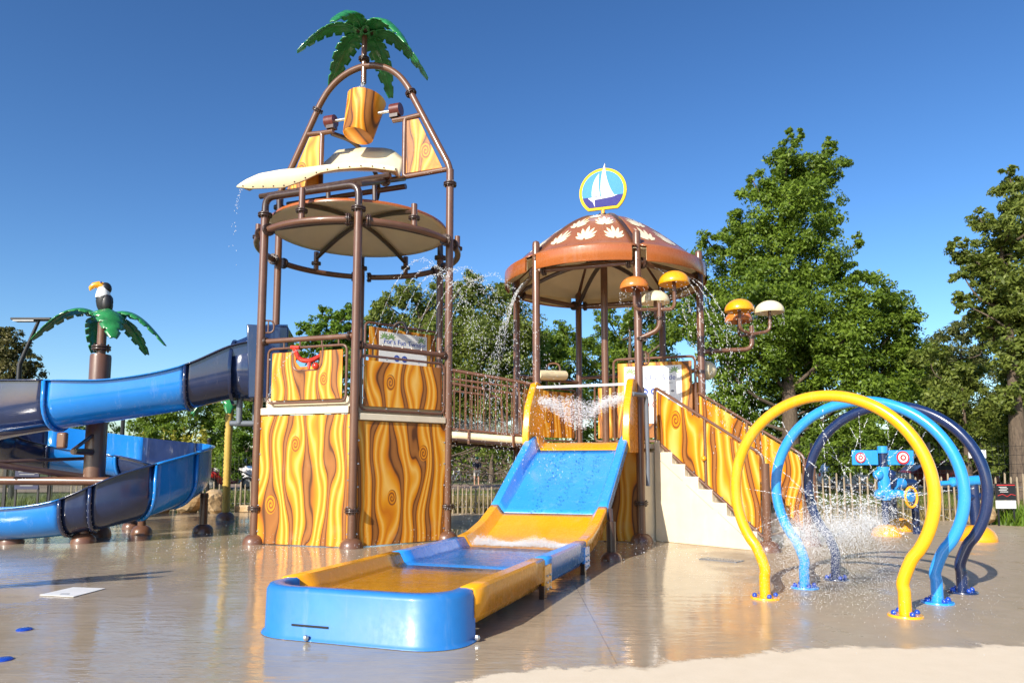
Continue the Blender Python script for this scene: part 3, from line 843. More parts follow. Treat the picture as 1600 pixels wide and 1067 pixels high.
# ================================================================== FOOTBRIDGE
bridge = thing('footbridge', 'brown railed footbridge with cream edge between tower and pavilion', 'bridge')
def wp(c, a, k):  # world post position
    t = a + rad(60 * k); return Vector((c.x + R * math.sin(t), c.y - R * math.cos(t), 0))
for (p, q_, nm) in ((wp(T_C, T_A, 1), wp(P_C, P_A, 5), 1), (wp(T_C, T_A, 2), wp(P_C, P_A, 4), 0)):
    L = (q_ - p).length; d = (q_ - p) / L
    P = lambda s_, z: p + d * s_ + Vector((0, 0, z))
    lin = lambda s_, z0, z1: z0 + (z1 - z0) * s_ / L
    obj('top_rail', MB().tube([P(0.06, 2.82), P(L - 0.06, 2.60)], 0.03, 10), BROWN, bridge)
    obj('mid_rail', MB().tube(rounded([P(0.06, 2.67), P(1.2, 2.54), P(1.26, 1.78)], 0.1, 5), 0.02, 8), BROWN, bridge)
    obj('bottom_rail', MB().tube([P(0.06, 1.83), P(L - 0.06, 1.71)], 0.02, 8), BROWN, bridge)
    n_ = 15
    for i in range(1, n_):
        s_ = L * i / n_
        obj('baluster', MB().tube([P(s_, lin(s_, 1.83, 1.71)), P(s_, lin(s_, 2.82, 2.60))], 0.011, 6), BROWN, bridge)
    rowz = []
    for i in range(13):
        s_ = 0.05 + (L - 0.1) * i / 12
        zt = lin(s_, 1.79, 1.68)
        rowz.append([P(s_, zt), P(s_, zt - 0.11 - 0.0 * s_)])
    obj('edge_board', MB().grid(rowz), CREAM, bridge, solid=0.04)
    for s_ in (0.35, 1.1):
        obj('board_strap', MB().tube([P(s_, lin(s_, 1.84, 1.72)) + Vector((0, -.03, 0)), P(s_, lin(s_, 1.60, 1.50)) + Vector((0, -.03, 0))], 0.022, 6), BROWN, bridge)
    obj('bearer_pipe', MB().tube([P(0.05, 1.66), P(L / 2, 1.60), P(L - .05, 1.53)], 0.03, 8), DARKBROWN, bridge)
A_, B_, C_, D_ = wp(T_C, T_A, 1), wp(P_C, P_A, 5), wp(P_C, P_A, 4), wp(T_C, T_A, 2)
m = MB().add([A_ + Vector((0, .03, 1.76)), B_ + Vector((0, .03, 1.65)), C_ + Vector((0, -.03, 1.65)), D_ + Vector((0, -.03, 1.76))], [(0, 1, 2, 3)])
obj('walkway', m, CREAMWALL, bridge, solid=0.05)

# ================================================================== WIDE SLIDE
S_M = (wp(P_C, P_A, 5) + wp(P_C, P_A, 0)) / 2
S_RZ = P_A - PI / 6                        # local x across, local -y runs down and out
slide = thing('wide_slide', 'wide blue and yellow water slide with a long run-out trough', 'water slide', S_M, S_RZ)
HW = 0.735
def sbed(v):      # height of the slide bed at distance v
    return float(np.interp(v, [0.0, 0.30, 0.55, 2.35, 2.7, 3.0, 3.3, 3.6, 7.3], [1.60, 1.58, 1.48, 0.56, 0.41, 0.31, 0.25, 0.22, 0.20]))
def srim(v):
    return float(np.interp(v, [0.55, 0.8, 2.35, 2.8, 3.2, 3.55, 4.0, 7.3], [1.70, 1.62, 0.67, 0.49, 0.39, 0.35, 0.345, 0.345]))
def section(v, mat, name, v0, v1, n, dz=0.0):
    m = MB(); rows = []
    for i in range(n + 1):
        v = v0 + (v1 - v0) * i / n
        b, t = sbed(v) + dz, srim(v) + dz * 0.5
        rows.append([(x, -v, z) for x, z in ((-HW - 0.075, t - 0.20 if v > 3.5 else t - 0.16), (-HW - 0.075, t - 0.015), (-HW - 0.06, t), (-HW + 0.03, t), (-HW + 0.045, t - 0.02), (-HW + 0.085, b + 0.03), (-HW + 0.12, b),
                     (HW - 0.12, b), (HW - 0.085, b + 0.03), (HW - 0.045, t - 0.02), (HW - 0.03, t), (HW + 0.06, t), (HW + 0.075, t - 0.015), (HW + 0.075, t - 0.20 if v > 3.5 else t - 0.16))])
    m.grid(rows)
    return obj(name, m, mat, slide, solid=0.018, angle=35)
def slab_sides(v0, v1, mat):
    """deep outer walls of the run-out trough"""
    for sx in (-1, 1):
        m = MB(); rows = []
        for i in range(5):
            v = v0 + (v1 - v0) * i / 4
            rows.append([(sx * (HW + 0.072), -v, 0.345 - 0.14), (sx * (HW + 0.02), -v, 0.10), (sx * (HW - 0.06), -v, 0.06)])
        m.grid(rows)
        obj('trough_wall', m, mat, slide, solid=0.02)
section(0, YELLOW, 'slide_lip', 0.22, 0.62, 6)
section(0, SKYBLUE, 'slide_chute', 0.612, 2.35, 14, 0.006)
section(0, YELLOW, 'slide_curve', 2.34, 3.55, 14, 0.012)
section(0, SKYBLUE, 'trough_section', 3.54, 5.2, 6, 0.018); slab_sides(3.552, 5.2, SKYBLUE)
section(0, YELLOW, 'trough_section', 5.19, 6.9, 6, 0.024); slab_sides(5.202, 6.9, YELLOW)
# blue rounded end box
oc = [(-HW - 0.075, -6.88)] + [(-HW - 0.075 + 0.34 - 0.34 * math.cos(t), -7.0 - 0.30 * math.sin(t)) for t in [rad(90 * i / 8) for i in range(9)]]
oc += [(-x, y) for x, y in reversed(oc)]
N_ = len(oc); cx_, cy_ = 0.0, -6.75
rows = []
for (off, z) in ((0.028, 0.004), (0.022, 0.014), (0.0, 0.03), (-0.005, 0.32), (-0.025, 0.352), (-0.06, 0.36), (-0.12, 0.36), (-0.145, 0.345), (-0.16, 0.18)):
    row = []
    for (x, y) in oc:
        d = Vector((x - cx_, (y - cy_) * 1.0 if y < -6.9 else 0, 0)); d = d.normalized() if d.length else Vector((1, 0, 0))
        row.append((x + d.x * off, y + d.y * off, z))
    rows.append(row)
obj('end_box', MB().grid(rows), paint('worn_blue_fibreglass', (0.02, 0.175, 0.50), 0.42, 0.2, 0.14, 0.05, 0, 1.5, 0.24), slide, angle=60)
bolts(slide, [(-0.28, -7.33, 0.03), (0.845, -6.93, 0.03), (-0.845, -6.95, 0.03)], 0.022)
obj('overflow_slot', MB().box((-0.27, -7.302, 0.105), (0.30, 0.012, 0.012)), BLACK, slide)
# water lying in the trough
def water_mat(name='shallow_water', tint=(1, 1, 1)):
    m, nt, b = new_mat(name)
    nt.nodes.remove(b)
    out = nt.nodes['Material Output']
    tr = nt.nodes.new('ShaderNodeBsdfTransparent'); tr.inputs[0].default_value = (*tint, 1)
    gl = nt.nodes.new('ShaderNodeBsdfGlossy'); gl.inputs['Roughness'].default_value = 0.06
    fr = nt.nodes.new('ShaderNodeFresnel'); fr.inputs[0].default_value = 1.25
    mx = nt.nodes.new('ShaderNodeMixShader')
    x, y, z = xyz(nt, coords(nt))
    h1 = noise(nt, combine(nt, x * 1.0, y * 1.0, 0.0), 7, 3, 0.6)
    bp = nt.nodes.new('ShaderNodeBump'); bp.inputs['Strength'].default_value = 1.0; bp.inputs['Distance'].default_value = 0.02
    nt.links.new(h1.s, bp.inputs['Height'])
    nt.links.new(bp.outputs[0], gl.inputs['Normal']); nt.links.new(bp.outputs[0], fr.inputs['Normal'])
    nt.links.new((V(nt, fr.outputs[0]) * 0.38).s, mx.inputs[0]); nt.links.new(tr.outputs[0], mx.inputs[1]); nt.links.new(gl.outputs[0], mx.inputs[2])
    nt.links.new(mx.outputs[0], out.inputs[0])
    return m
WATER = water_mat()
rows = []
for i in range(60):
    v = 3.35 + (7.16 - 3.35) * i / 59
    rows.append([(x, -v, 0.268 + 0.005 * math.sin(v * 11 + x * 4) + 0.004 * math.sin(x * 13 - v * 7) + 0.003 * math.sin(v * 23 + x * 9)) for x in np.linspace(-HW + 0.07, HW - 0.07, 26)])
tw = obj('trough_water', MB().grid(rows), WATER, slide)
if tw.data.polygons[0].normal.z < 0: tw.data.flip_normals()
# entry walls with white bar
ew = [(-0.02, 1.42), (-0.80, 1.42), (-0.86, 1.70), (-0.74, 2.15), (-0.42, 2.56), (-0.30, 2.60), (-0.02, 2.57)]
for sx in (-1, 1):
    m = MB().prism([(y, z) for y, z in ew], sx * 0.80 - 0.055, sx * 0.80 + 0.055)
    m.v = [(y, x, z) for x, y, z in m.v]
    obj('entry_wall', m, YELLOW, slide, bevel=0.015)
obj('entry_bar', MB().tube([(-0.75, -0.40, 2.50), (0.75, -0.40, 2.50)], 0.022, 10), WHITE, slide)
# trough brackets and legs
for v in (3.62, 5.2):
    for sx in (-1, 1):
        col = SKYBLUE if v < 4 else YELLOW
        o = obj('bracket', MB().prism([(-v - 0.02, 0.03), (-v + 0.22, 0.06), (-v + 0.22, 0.30), (-v - 0.02, 0.30)], sx * (HW + 0.07) - 0.02, sx * (HW + 0.07) + 0.02), col, slide, bevel=0.01)
        o.data.transform(Matrix(((0, 1, 0, 0), (1, 0, 0, 0), (0, 0, 1, 0), (0, 0, 0, 1))))
        bolts(slide, [(sx * (HW + 0.098), -v + dx, z) for dx in (0.05, 0.15) for z in (0.08, 0.14, 0.2)], 0.013)
    for sx in (-0.8, 0.8): obj('trough_foot', MB().box((sx, -v + 0.0, 0.06), (0.05, 0.08, 0.12)), DARKBROWN, slide)
for sx, v in ((0.86, 2.35), (-0.72, 2.3)):
    p = Vector((sx, -v, 0))
    obj('leg', MB().tube([p, p + Vector((0, 0, 0.5))], 0.06, 12), DARKBROWN, slide); foot(slide, p, 0.8)
    obj('leg_strut', MB().tube([p + Vector((0, 0, 0.45)), p + Vector((-0.02 * sx, 0.05, 0.66))], 0.035, 8), DARKBROWN, slide)
# grey supply pipe beside the entry
o = obj('supply_pipe', MB().tube(rounded([(0.86, -0.55, 2.33), (1.02, -0.2, 2.33), (1.02, -0.18, 1.5), (1.02, -0.18, 0.9)], 0.08, 5), 0.035, 10), GREYPIPE, slide)

# ================================================================== STAIRCASE
st_d = Vector((math.sin(P_A + PI / 6), -math.cos(P_A + PI / 6), 0))
st = thing('staircase', 'cream concrete staircase with wood grain side panels leading up to pavilion', 'staircase', wp(P_C, P_A, 0), math.atan2(st_d.y, st_d.x))
# local x = down the stair, local y = across (left of travel, away from the camera)
NEAR, FAR = 0.36, 1.62
n_st = 8; rise = 1.55 / n_st; tread = 0.245
prof = [(0.0, 0.0), (0.0, 1.55)]
for i in range(n_st):
    prof += [(0.10 + tread * i, 1.55 - rise * i), (0.10 + tread * i, 1.55 - rise * (i + 1))]
prof = prof[:-1] + [(0.10 + tread * (n_st - 1), 0.0)]
for yy in (NEAR, FAR - 0.1):
    m = MB().prism([(x, z + (0.08 if 0 < i < len(prof) - 1 else 0)) for i, (x, z) in enumerate(prof)], yy, yy + 0.1)
    obj('stringer_wall', m, CREAMWALL, st, bevel=0.01)
for i in range(n_st):
    obj('step', MB().box((0.10 + tread * (i - 0.5), (NEAR + FAR) / 2, (1.55 - rise * i) / 2), (tread, FAR - NEAR - 0.2, 1.55 - rise * i)), CREAMWALL, st, bevel=0.012)
obj('landing_wall', MB().box((-0.14, NEAR / 2 + 0.1, 0.72), (0.22, NEAR + 0.25, 1.44)), CREAMWALL, st)
def stair_rail(y, near):
    zt = lambda x: 2.52 - 0.595 * x
    zb = lambda x: 1.64 - 0.76 * x
    x0, x1 = 0.0, 1.93
    xm = 0.96
    for (a_, b_, sd_) in ((x0 + 0.04, xm - 0.03, 31), (xm + 0.03, x1 - 0.06, 33)):
        w = wood(sd_ + (0 if near else 10), [(0.42, 1.95, 0.10)] if (near and a_ < 0.5) else [], 3.0)
        obj('wood_grain_panel', MB().prism([(a_, zb(a_) + 0.04), (b_, zb(b_) + 0.04), (b_, zt(b_) - 0.05), (a_, zt(a_) - 0.05)], y - 0.012, y + 0.012), w, st, bevel=0.004)
    fr = rounded([(x0, y, zb(x0)), (x1, y, zb(x1)), (x1, y, zt(x1)), (x0, y, zt(x0))], 0.09, 5, True)
    obj('frame_pipe', MB().tube(fr, 0.024, 8, closed=True), BROWN, st)
    obj('mid_post', MB().tube([(xm, y, zb(xm)), (xm, y, zt(xm))], 0.022, 8), BROWN, st)
    obj('knob', MB().sphere((xm - 0.01, y - 0.04, (zb(xm) + zt(xm)) / 2 - 0.1), 0.04, 10, 6), YELLOW, st)
    pts = []
    for x in (0.3, 0.75, 1.25, 1.7): pts += [(x, y - 0.02, zb(x) + 0.05), (x, y - 0.02, zt(x) - 0.05)]
    pts += [(x0 + 0.04, y - 0.02, z) for z in (1.85, 2.3)]
    bolts(st, pts, 0.016)
    x = x1 + 0.03
    obj('foot_post', MB().tube([(x, y, 0), (x, y, zt(x1) - 0.12)], 0.06, 14), BROWN, st)
    foot(st, (x, y, 0), 1.05)
for x0_, z0_, x1_, z1_ in ((0.12, 1.30, 0.55, 0.98), (0.62, 0.92, 1.10, 0.56), (1.18, 0.52, 1.60, 0.20)):
    obj('wall_joint', MB().tube([(x0_, NEAR - 0.001, z0_), (x1_, NEAR - 0.001, z1_)], 0.004, 5), GREYPIPE, st)
stair_rail(NEAR + 0.04, True)
stair_rail(FAR - 0.02, False)
for dx in (-0.2, -0.13):
    obj('gate_bar', MB().tube([(dx + 0.1, NEAR - 0.22, 1.62), (dx + 0.1, NEAR - 0.22, 2.5)], 0.018, 8), BROWN, st)

# ================================================================== MUSHROOM SPRAYERS
def mushroom(parent, c, r, mat):
    prof = [(0.01, r * 0.8)] + [(r * math.sin(t), r * 0.8 * math.cos(t)) for t in [rad(8 + 82 * i / 9) for i in range(10)]] + [(r * 0.97, -0.02), (r * 0.90, 0.0), (r * 0.5, 0.10), (0.02, 0.13)]
    return obj('mushroom_cap', MB().lathe(prof, n=28), mat, parent, c)
ms = thing('mushroom_sprayer', 'three mushroom caps on a branching pipe fixed to pavilion front post', 'water feature', wp(P_C, P_A, 0), 0, 'mushroom sprayers')
Y0 = wp(P_C, P_A, 0)
J = Vector((0.33, -0.12, 3.75))
obj('arm_pipe', MB().tube(rounded([(0, 0, 3.28), (0.33, -0.12, 3.42), J + Vector((0, 0, 0.1))], 0.12, 6), 0.042, 10), BROWN, ms)
flange(ms, (0.33, -0.12, 3.6), (0, 0, 1), 0.6); flange(ms, (0.05, -0.02, 3.28), (0, 0, 1), 0.8)
for (dx, dy, z, r, mt) in ((-0.09, -0.22, 4.08, 0.235, ORANGE), (0.55, -0.25, 4.15, 0.25, YELLOW), (0.40, 0.55, 4.02, 0.25, CREAM)):
    obj('branch_pipe', MB().tube(rounded([J, Vector((dx, dy, 3.72)), Vector((dx, dy, z + 0.05))], 0.12, 5), 0.03, 8), BROWN, ms)
    mushroom(ms, (dx, dy, z), r, mt)
ms2 = thing('mushroom_sprayer', 'three mushroom caps on a long arm reaching right of the pavilion', 'water feature', wp(P_C, P_A, 1), 0, 'mushroom sprayers')
J = Vector((0.88, -0.12, 3.55))
obj('arm_pipe', MB().tube(rounded([(0, 0, 3.25), (0.88, -0.12, 3.28), J + Vector((0, 0, 0.15))], 0.14, 6), 0.042, 10), BROWN, ms2)
flange(ms2, (0.16, -0.02, 3.255), (1, -0.1, 0), 0.7); flange(ms2, (0.88, -0.12, 3.5), (0, 0, 1), 0.6)
for (dx, dy, z, r, mt) in ((0.63, -0.25, 3.95, 0.255, YELLOW), (0.80, 0.35, 3.88, 0.25, ORANGE), (1.21, -0.12, 3.95, 0.255, CREAM)):
    obj('branch_pipe', MB().tube(rounded([J, Vector((dx, dy, 3.60)), Vector((dx, dy, z + 0.05))], 0.12, 5), 0.03, 8), BROWN, ms2)
    mushroom(ms2, (dx, dy, z), r, mt)

# ================================================================== SPRAY HOOPS
def hoop(c, name_l, mat):
    h = thing('spray_hoop', name_l, 'spray hoop', (c[0], c[1], 0), -0.745, 'spray hoops')
    pts = [(-0.59, 0, 0.0), (-0.59, 0, 0.12), (-0.59, 0, 0.27)]
    arc_ = []
    rc, zc = 0.848, 0.995
    for i in range(41):
        t = rad(-144 + 288 * i / 40)
        arc_.append((rc * math.sin(t), 0, zc + rc * math.cos(t)))
    pts = [(-0.59, 0, 0.0), (-0.59, 0, 0.2)] + [(-0.585, 0, 0.28)] + arc_[2:-2] + [(0.585, 0, 0.28), (0.59, 0, 0.2), (0.59, 0, 0.0)]
    pts = pts[:2] + catmull(pts[1:-1], 4) + pts[-1:]
    obj('hoop_pipe', MB().tube(pts, 0.050, 20), mat, h)
    for sx in (-1, 1):
        obj('base_plate', MB().lathe([(0.01, 0.018), (0.13, 0.018), (0.135, 0.012), (0.135, 0.0)], (sx * 0.59, 0, 0), 24), mat, h)
        for k in range(4):
            a_ = rad(45 + 90 * k)
            obj('bolt_cap', MB().sphere((sx * 0.59 + 0.098 * math.cos(a_), 0.098 * math.sin(a_), 0.03), 0.024, 10, 6), BOLTBLUE, h)
    return h
HOOPS = [(2.78, 6.465), (3.375, 7.035), (3.925, 7.565)]
hoop(HOOPS[0], 'yellow spray hoop, the nearest of three in a row', YELLOWPOLE)
hoop(HOOPS[1], 'light blue spray hoop in the middle of three', BLUEPOLE)
hoop(HOOPS[2], 'navy spray hoop, the farthest of three in a row', NAVYPOLE)

# ================================================================== TWISTING FLUME AT LEFT
flume = thing('twisting_flume', 'blue and navy open spiral flume dropping from tower to the pad', 'water slide')
PATH = [(-4.30, 12.37, 2.42), (-4.75, 12.28, 2.36), (-5.5, 12.14, 2.16), (-6.5, 11.95, 1.97), (-7.5, 11.80, 1.80), (-8.6, 11.95, 1.62), (-9.5, 12.6, 1.45), (-9.6, 13.6, 1.28),
        (-8.9, 14.3, 1.1), (-7.7, 14.45, 0.95), (-6.75, 14.2, 0.80), (-6.05, 13.5, 0.66), (-5.93, 12.6, 0.50), (-6.3, 11.9, 0.30), (-7.1, 11.62, 0.13), (-8.2, 11.55, 0.06), (-9.4, 11.5, 0.04)]
#        outer wall, inner wall heights above the half pipe, per control point
EXT = [(0.46, 0.46), (0.40, 0.40), (0.24, 0.16), (0.2, 0.1), (0.34, 0.1), (0.5, 0.05), (0.5, 0.05), (0.5, 0.05), (0.45, 0.05), (0.42, 0.05), (0.45, 0.05), (0.5, 0.05), (0.5, 0.05), (0.42, 0.05), (0.12, 0.05), (0.06, 0.05), (0.06, 0.05)]
SUB = 10
fp = catmull([(*p, e[0], e[1]) [:3] for p, e in zip(PATH, EXT)], SUB)
fe = catmull([(e[0], e[1], 0) for e in EXT], SUB)
RF = 0.43
def frame_at(i):
    a = Vector(fp[max(0, i - 1)]); b = Vector(fp[min(len(fp) - 1, i + 1)])
    t = (b - a).normalized(); s_ = Vector((0, 0, 1)).cross(t).normalized()   # left of travel = outer side
    return Vector(fp[i]), t, s_
def xsec(i, grow=0.0, lip=True):
    c, t, s_ = frame_at(i); eo, ei = fe[i][0], fe[i][1]
    r = RF + grow
    pts = []
    if lip: pts.append(c + s_ * (r + 0.06) + Vector((0, 0, RF + eo - 0.01)))
    pts.append(c + s_ * r + Vector((0, 0, RF + eo)))
    for k in range(15):
        a = PI * k / 14
        pts.append(c + s_ * (r * math.cos(a)) + Vector((0, 0, RF - r * math.sin(a))))
    pts.append(c - s_ * r + Vector((0, 0, RF + ei)))
    if lip: pts.append(c - s_ * (r + 0.06) + Vector((0, 0, RF + ei - 0.01)))
    return pts
def flume_section(i0, i1, mat):
    m = MB().grid([xsec(i) for i in range(i0, i1 + 1)])
    obj('flume_section', m, mat, flume, solid=0.022, angle=50)
    m = MB().grid([xsec(i1, g, False) for g in (0.0, 0.055)])
    jf = obj('joint_flange', m, mat, flume, solid=0.05)
    b_ = MB()
    pts = xsec(i1, 0.035, False)
    _, t, _ = frame_at(i1)
    for p in pts[1:-1]:
        for sg in (-1, 1): b_.sphere(p + t * sg * 0.026, 0.009, 6, 4)
    o = obj('bolt_heads', b_, GREYBLUE, flume); o['kind'] = 'stuff'
def near_i(x, lo, hi): return min(range(lo, hi), key=lambda i: abs(fp[i][0] - x))
cuts = [(0, NAVY)]
j1 = near_i(-5.42, 0, 40); j2 = near_i(-7.35, 20, 50); j3 = 78; j4 = near_i(-7.6, 80, 100); j5 = near_i(-6.5, 90, 112); j6 = near_i(-6.15, 120, 135); j7 = near_i(-7.05, 130, 150)
j7b = near_i(-6.65, 128, 145)
flume_section(4, j1, NAVY); flume_section(j1, j2, TROUGH); flume_section(j2, j3, NAVY); flume_section(j3, j4, TROUGH); flume_section(j4, j5, NAVY)
flume_section(j5, j6 - 8, TROUGH); flume_section(j6 - 8, j6, TROUGH); flume_section(j6, j7b, NAVY); flume_section(j7b, j7, NAVY); flume_section(j7, len(fp) - 1, TROUGH)
# start box and hood
c0, t0, s0 = frame_at(1)
rzb = math.atan2(t0.y, t0.x)
hood = MB()
rows = []
for i, (x, r, zt) in enumerate(((-0.55, 0.50, 0.85), (-0.2, 0.49, 0.84), (0.1, 0.47, 0.62), (0.30, 0.46, 0.52))):
    row = []
    for k in range(17):
        a = -PI / 2 + 2 * PI * k / 16
        row.append((x, r * math.cos(a), 0.46 + (r * math.sin(a) if math.sin(a) < 0 else zt * math.sin(a))))
    rows.append(row)
hood.grid(rows)
hb = obj('start_hood', hood, NAVY, flume, Vector((-4.45, 12.34, 2.34)), rzb, solid=0.03, angle=50)
m = MB().lathe([(0.46, 0), (0.55, 0), (0.56, 0.02), (0.56, 0.05), (0.46, 0.06)], n=28)
m.v = [(z + 0.26, x, y + 0.46) for x, y, z in m.v]
obj('joint_flange', m, NAVY, flume, Vector((-4.45, 12.34, 2.34)), rzb)
box = MB().prism([(0.02, 0.0), (0.62, 0.0), (0.62, 1.20), (-0.05, 1.22), (-0.02, 0.72)], -0.52, 0.52)
obj('start_box', box, NAVY, flume, Vector((-4.45, 12.34, 2.33)), rzb + PI, bevel=0.02)
# grey drain pipes under the start
pp = Vector((-4.62, 12.25, 2.35))
obj('drain_pipe', MB().tube([pp, pp + Vector((0, 0, -0.42))], 0.05, 10), GREYPIPE, flume)
obj('drain_pipe', MB().tube([pp + Vector((-0.15, 0, -0.42)), pp + Vector((0.6, 0.1, -0.42))], 0.05, 10), GREYPIPE, flume)
obj('drain_pipe', MB().tube(rounded([pp + Vector((0.22, 0.15, 0)), pp + Vector((0.22, 0.15, -0.55)), pp + Vector((0.6, 0.2, -0.55))], 0.1, 5), 0.05, 10), GREYPIPE, flume)
# support column with brackets
col_b = Vector((-7.25, 12.65, 0))
obj('column', MB().tube([col_b, col_b + Vector((0, 0, 3.12)), col_b + Vector((0, 0, 3.16)), col_b + Vector((0, 0, 3.17))], [0.17, 0.17, 0.16, 0.05], 24), BROWN, flume)
foot(flume, col_b, 1.8)
obj('column_neck', MB().tube([col_b + Vector((0, 0, 3.1)), col_b + Vector((0, 0, 3.85))], 0.075, 14), BROWN, flume)
flange(flume, col_b + Vector((0, 0, 3.28)), (0, 0, 1), 1.35)
def bracket_arm(p, z, q_):
    m = MB().tube([p + Vector((0, 0, z)), q_], 0.055, 8)
    m.tube([p + Vector((0, 0, z + 0.35)), q_ + Vector((0, 0, 0.03))], 0.03, 8)
    obj('bracket_arm', m, DARKBROWN, flume)
bracket_arm(col_b, 1.45, Vector((-7.15, 11.85, 1.45)))
obj('bracket_plate', MB().box((-7.2, 11.62, 1.62), (0.15, 0.10, 0.26)), BROWN, flume, bevel=0.03)
bracket_arm(col_b, 1.0, Vector((-8.6, 12.0, 1.25)))
obj('beam_pipe', MB().tube([col_b + Vector((0.5, -0.2, 0.95)), Vector((-10.2, 12.3, 0.98))], 0.075, 10), BROWN, flume)
bracket_arm(col_b, 0.75, Vector((-7.4, 14.0, 0.9)))
palm(flume, col_b + Vector((0, 0, 3.82)), [(40, 1.10, 0.24, -0.48, 0.24), (97, 1.22, 0.26, -0.46, 0.2), (155, 1.05, 0.2, -0.52, 0.22), (217, 1.05, 0.2, -0.50, 0.22), (283, 1.25, 0.30, -0.42, 0.22)], 40)
# short pillars under the flume
for (px, py, zt) in ((130, 848, 0.42), (221, 834, 0.5), (317, 832, 0.72)):
    g = ground(px, py)
    obj('pillar', MB().tube([g, g + Vector((0, 0, zt))], 0.07, 14), BROWN, flume); foot(flume, g, 1.05)
    flange(flume, g + Vector((0, 0, zt - 0.06)), (0, 0, 1), 0.7)
for g in (Vector((-7.9, 11.6, 0)), Vector((-7.4, 14.3, 0))):
    obj('pillar', MB().tube([g, g + Vector((0, 0, 0.1 if g.y < 12 else 0.85))], 0.07, 12), BROWN, flume); foot(flume, g, 1.05)

# toucan figure perched on the palm
tou = thing('toucan_figure', 'black and white toucan figure with yellow beak on palm column', 'bird figure', col_b + Vector((0, 0, 3.86)), rad(-65))
tou.scale = (1.05, 1.05, 1.05)
BLACKMATT = paint('matt_black', (0.008, 0.01, 0.012), 0.6, 0.0, 0.1)
body = MB().lathe([(0.03, 0.02), (0.075, 0.06), (0.115, 0.15), (0.132, 0.24), (0.125, 0.31), (0.10, 0.35), (0.02, 0.37)], (0, 0.01, 0), 18)
obj('body', body, BLACKMATT, tou)
obj('breast', MB().lathe([(0.118, 0.30), (0.112, 0.36), (0.098, 0.42), (0.085, 0.47), (0.05, 0.50), (0.01, 0.51)], (0, -0.015, 0), 18), WHITE, tou)
obj('head', MB().sphere((0, 0.018, 0.47), 0.092, 14, 8, (0.95, 1, 1.15)), BLACK, tou)
obj('wing', MB().sphere((0.095, 0.05, 0.20), 0.12, 12, 8, (0.45, 0.7, 1.25)), BLACK, tou)
obj('wing', MB().sphere((-0.095, 0.05, 0.20), 0.12, 12, 8, (0.45, 0.7, 1.25)), BLACK, tou)
bk = MB().tube([(0.0, -0.03, 0.505), (0, -0.09, 0.525), (0, -0.16, 0.505), (0, -0.205, 0.455), (0, -0.215, 0.41)], [0.066, 0.06, 0.05, 0.035, 0.01], 12)
obj('beak', bk, YELLOW, tou)
obj('tail', MB().prism([(0.0, 0.16), (0.10, 0.13), (0.25, 0.04), (0.22, 0.0), (0.06, 0.05)], -0.04, 0.04), BLACK, tou, rz=PI / 2)
obj('feet', MB().box((0, 0, 0.02), (0.12, 0.1, 0.05)), ORANGE, tou, bevel=0.01)
for sx in (-1, 1): obj('eye', MB().sphere((sx * 0.07, -0.055, 0.555), 0.016, 8, 6), BOLTBLUE, tou)

# ================================================================== SMALL PAD FITTINGS
pl = thing('drain_cover', 'white square drain cover lying on the wet pad', 'drain cover', (-4.25, 7.18, 0))
pm = MB().prism([(-0.22, -0.17), (0.16, -0.27), (0.20, 0.19), (-0.16, 0.26)], 0.004, 0.009)
pm.v = [(x, z, y) for x, y, z in pm.v]
obj('cover_plate', pm, paint('white_polymer', (0.8, 0.79, 0.75), 0.4, 0.1, 0.05), pl)
obj('cover_slot', MB().box((0.0, -0.14, 0.0105), (0.08, 0.03, 0.003)), GREYPIPE, pl)
for i, (x, y) in enumerate(((-3.65, 5.57), (-3.22, 4.73))):
    tag(obj('nozzle_disc', MB().lathe([(0.002, 0.014), (0.045, 0.013), (0.055, 0.006), (0.055, 0.001)], (x, y, 0), 20), BOLTBLUE), ('small blue nozzle disc in the pad, the farther of two', 'small blue nozzle disc in the pad, nearest the camera')[i], 'nozzle', 'nozzle discs in the pad')
gr = thing('floor_grate', 'slotted steel floor grate in front of the staircase', 'grate', (2.72, 9.58, 0), rad(-42))
obj('grate_frame', MB().box((0, 0, 0.004), (0.52, 0.24, 0.008)), GREYBLUE, gr)
for i in range(14): obj('grate_bar', MB().box((-0.24 + 0.037 * i, 0, 0.011), (0.016, 0.22, 0.007)), STEEL, gr)

# ================================================================== WATER CANNON STAND
cs = thing('water_cannon_stand', 'blue and navy water cannon stand with two round targets', 'water cannon', (6.55, 12.85, 0))
obj('base_dome', MB().sphere((0, 0, 0.02), 0.25, 20, 10, (1, 1, 0.75)), YELLOW, cs)
obj('stand_post', MB().tube([(0, 0, 0), (0, 0, 1.52)], 0.06, 12), NAVYPOLE, cs)
obj('pipe_body', MB().tube([(0, 0, 0.62), (0, 0, 1.2)], 0.105, 16), BLUEPOLE, cs)
obj('pipe_cap', MB().tube([(0, 0, 1.44), (0, 0, 1.56)], 0.085, 14), BLUEPOLE, cs)
for z in (0.72, 1.06):
    obj('pipe_elbow', MB().sphere((-0.12, -0.05, z), 0.09, 14, 8), BLUEPOLE, cs)
    obj('pipe_elbow', MB().sphere((0.10, -0.06, z), 0.085, 14, 8), NAVYPOLE if z > 1 else BLUEPOLE, cs)
obj('cross_pipe', MB().tube([(0, 0, 0.9), (0.72, 0.35, 0.9)], 0.075, 12), NAVYPOLE, cs)
obj('pipe_sleeve', MB().tube([(0.22, 0.1, 0.9), (0.42, 0.2, 0.9)], 0.1, 14), BLUEPOLE, cs)
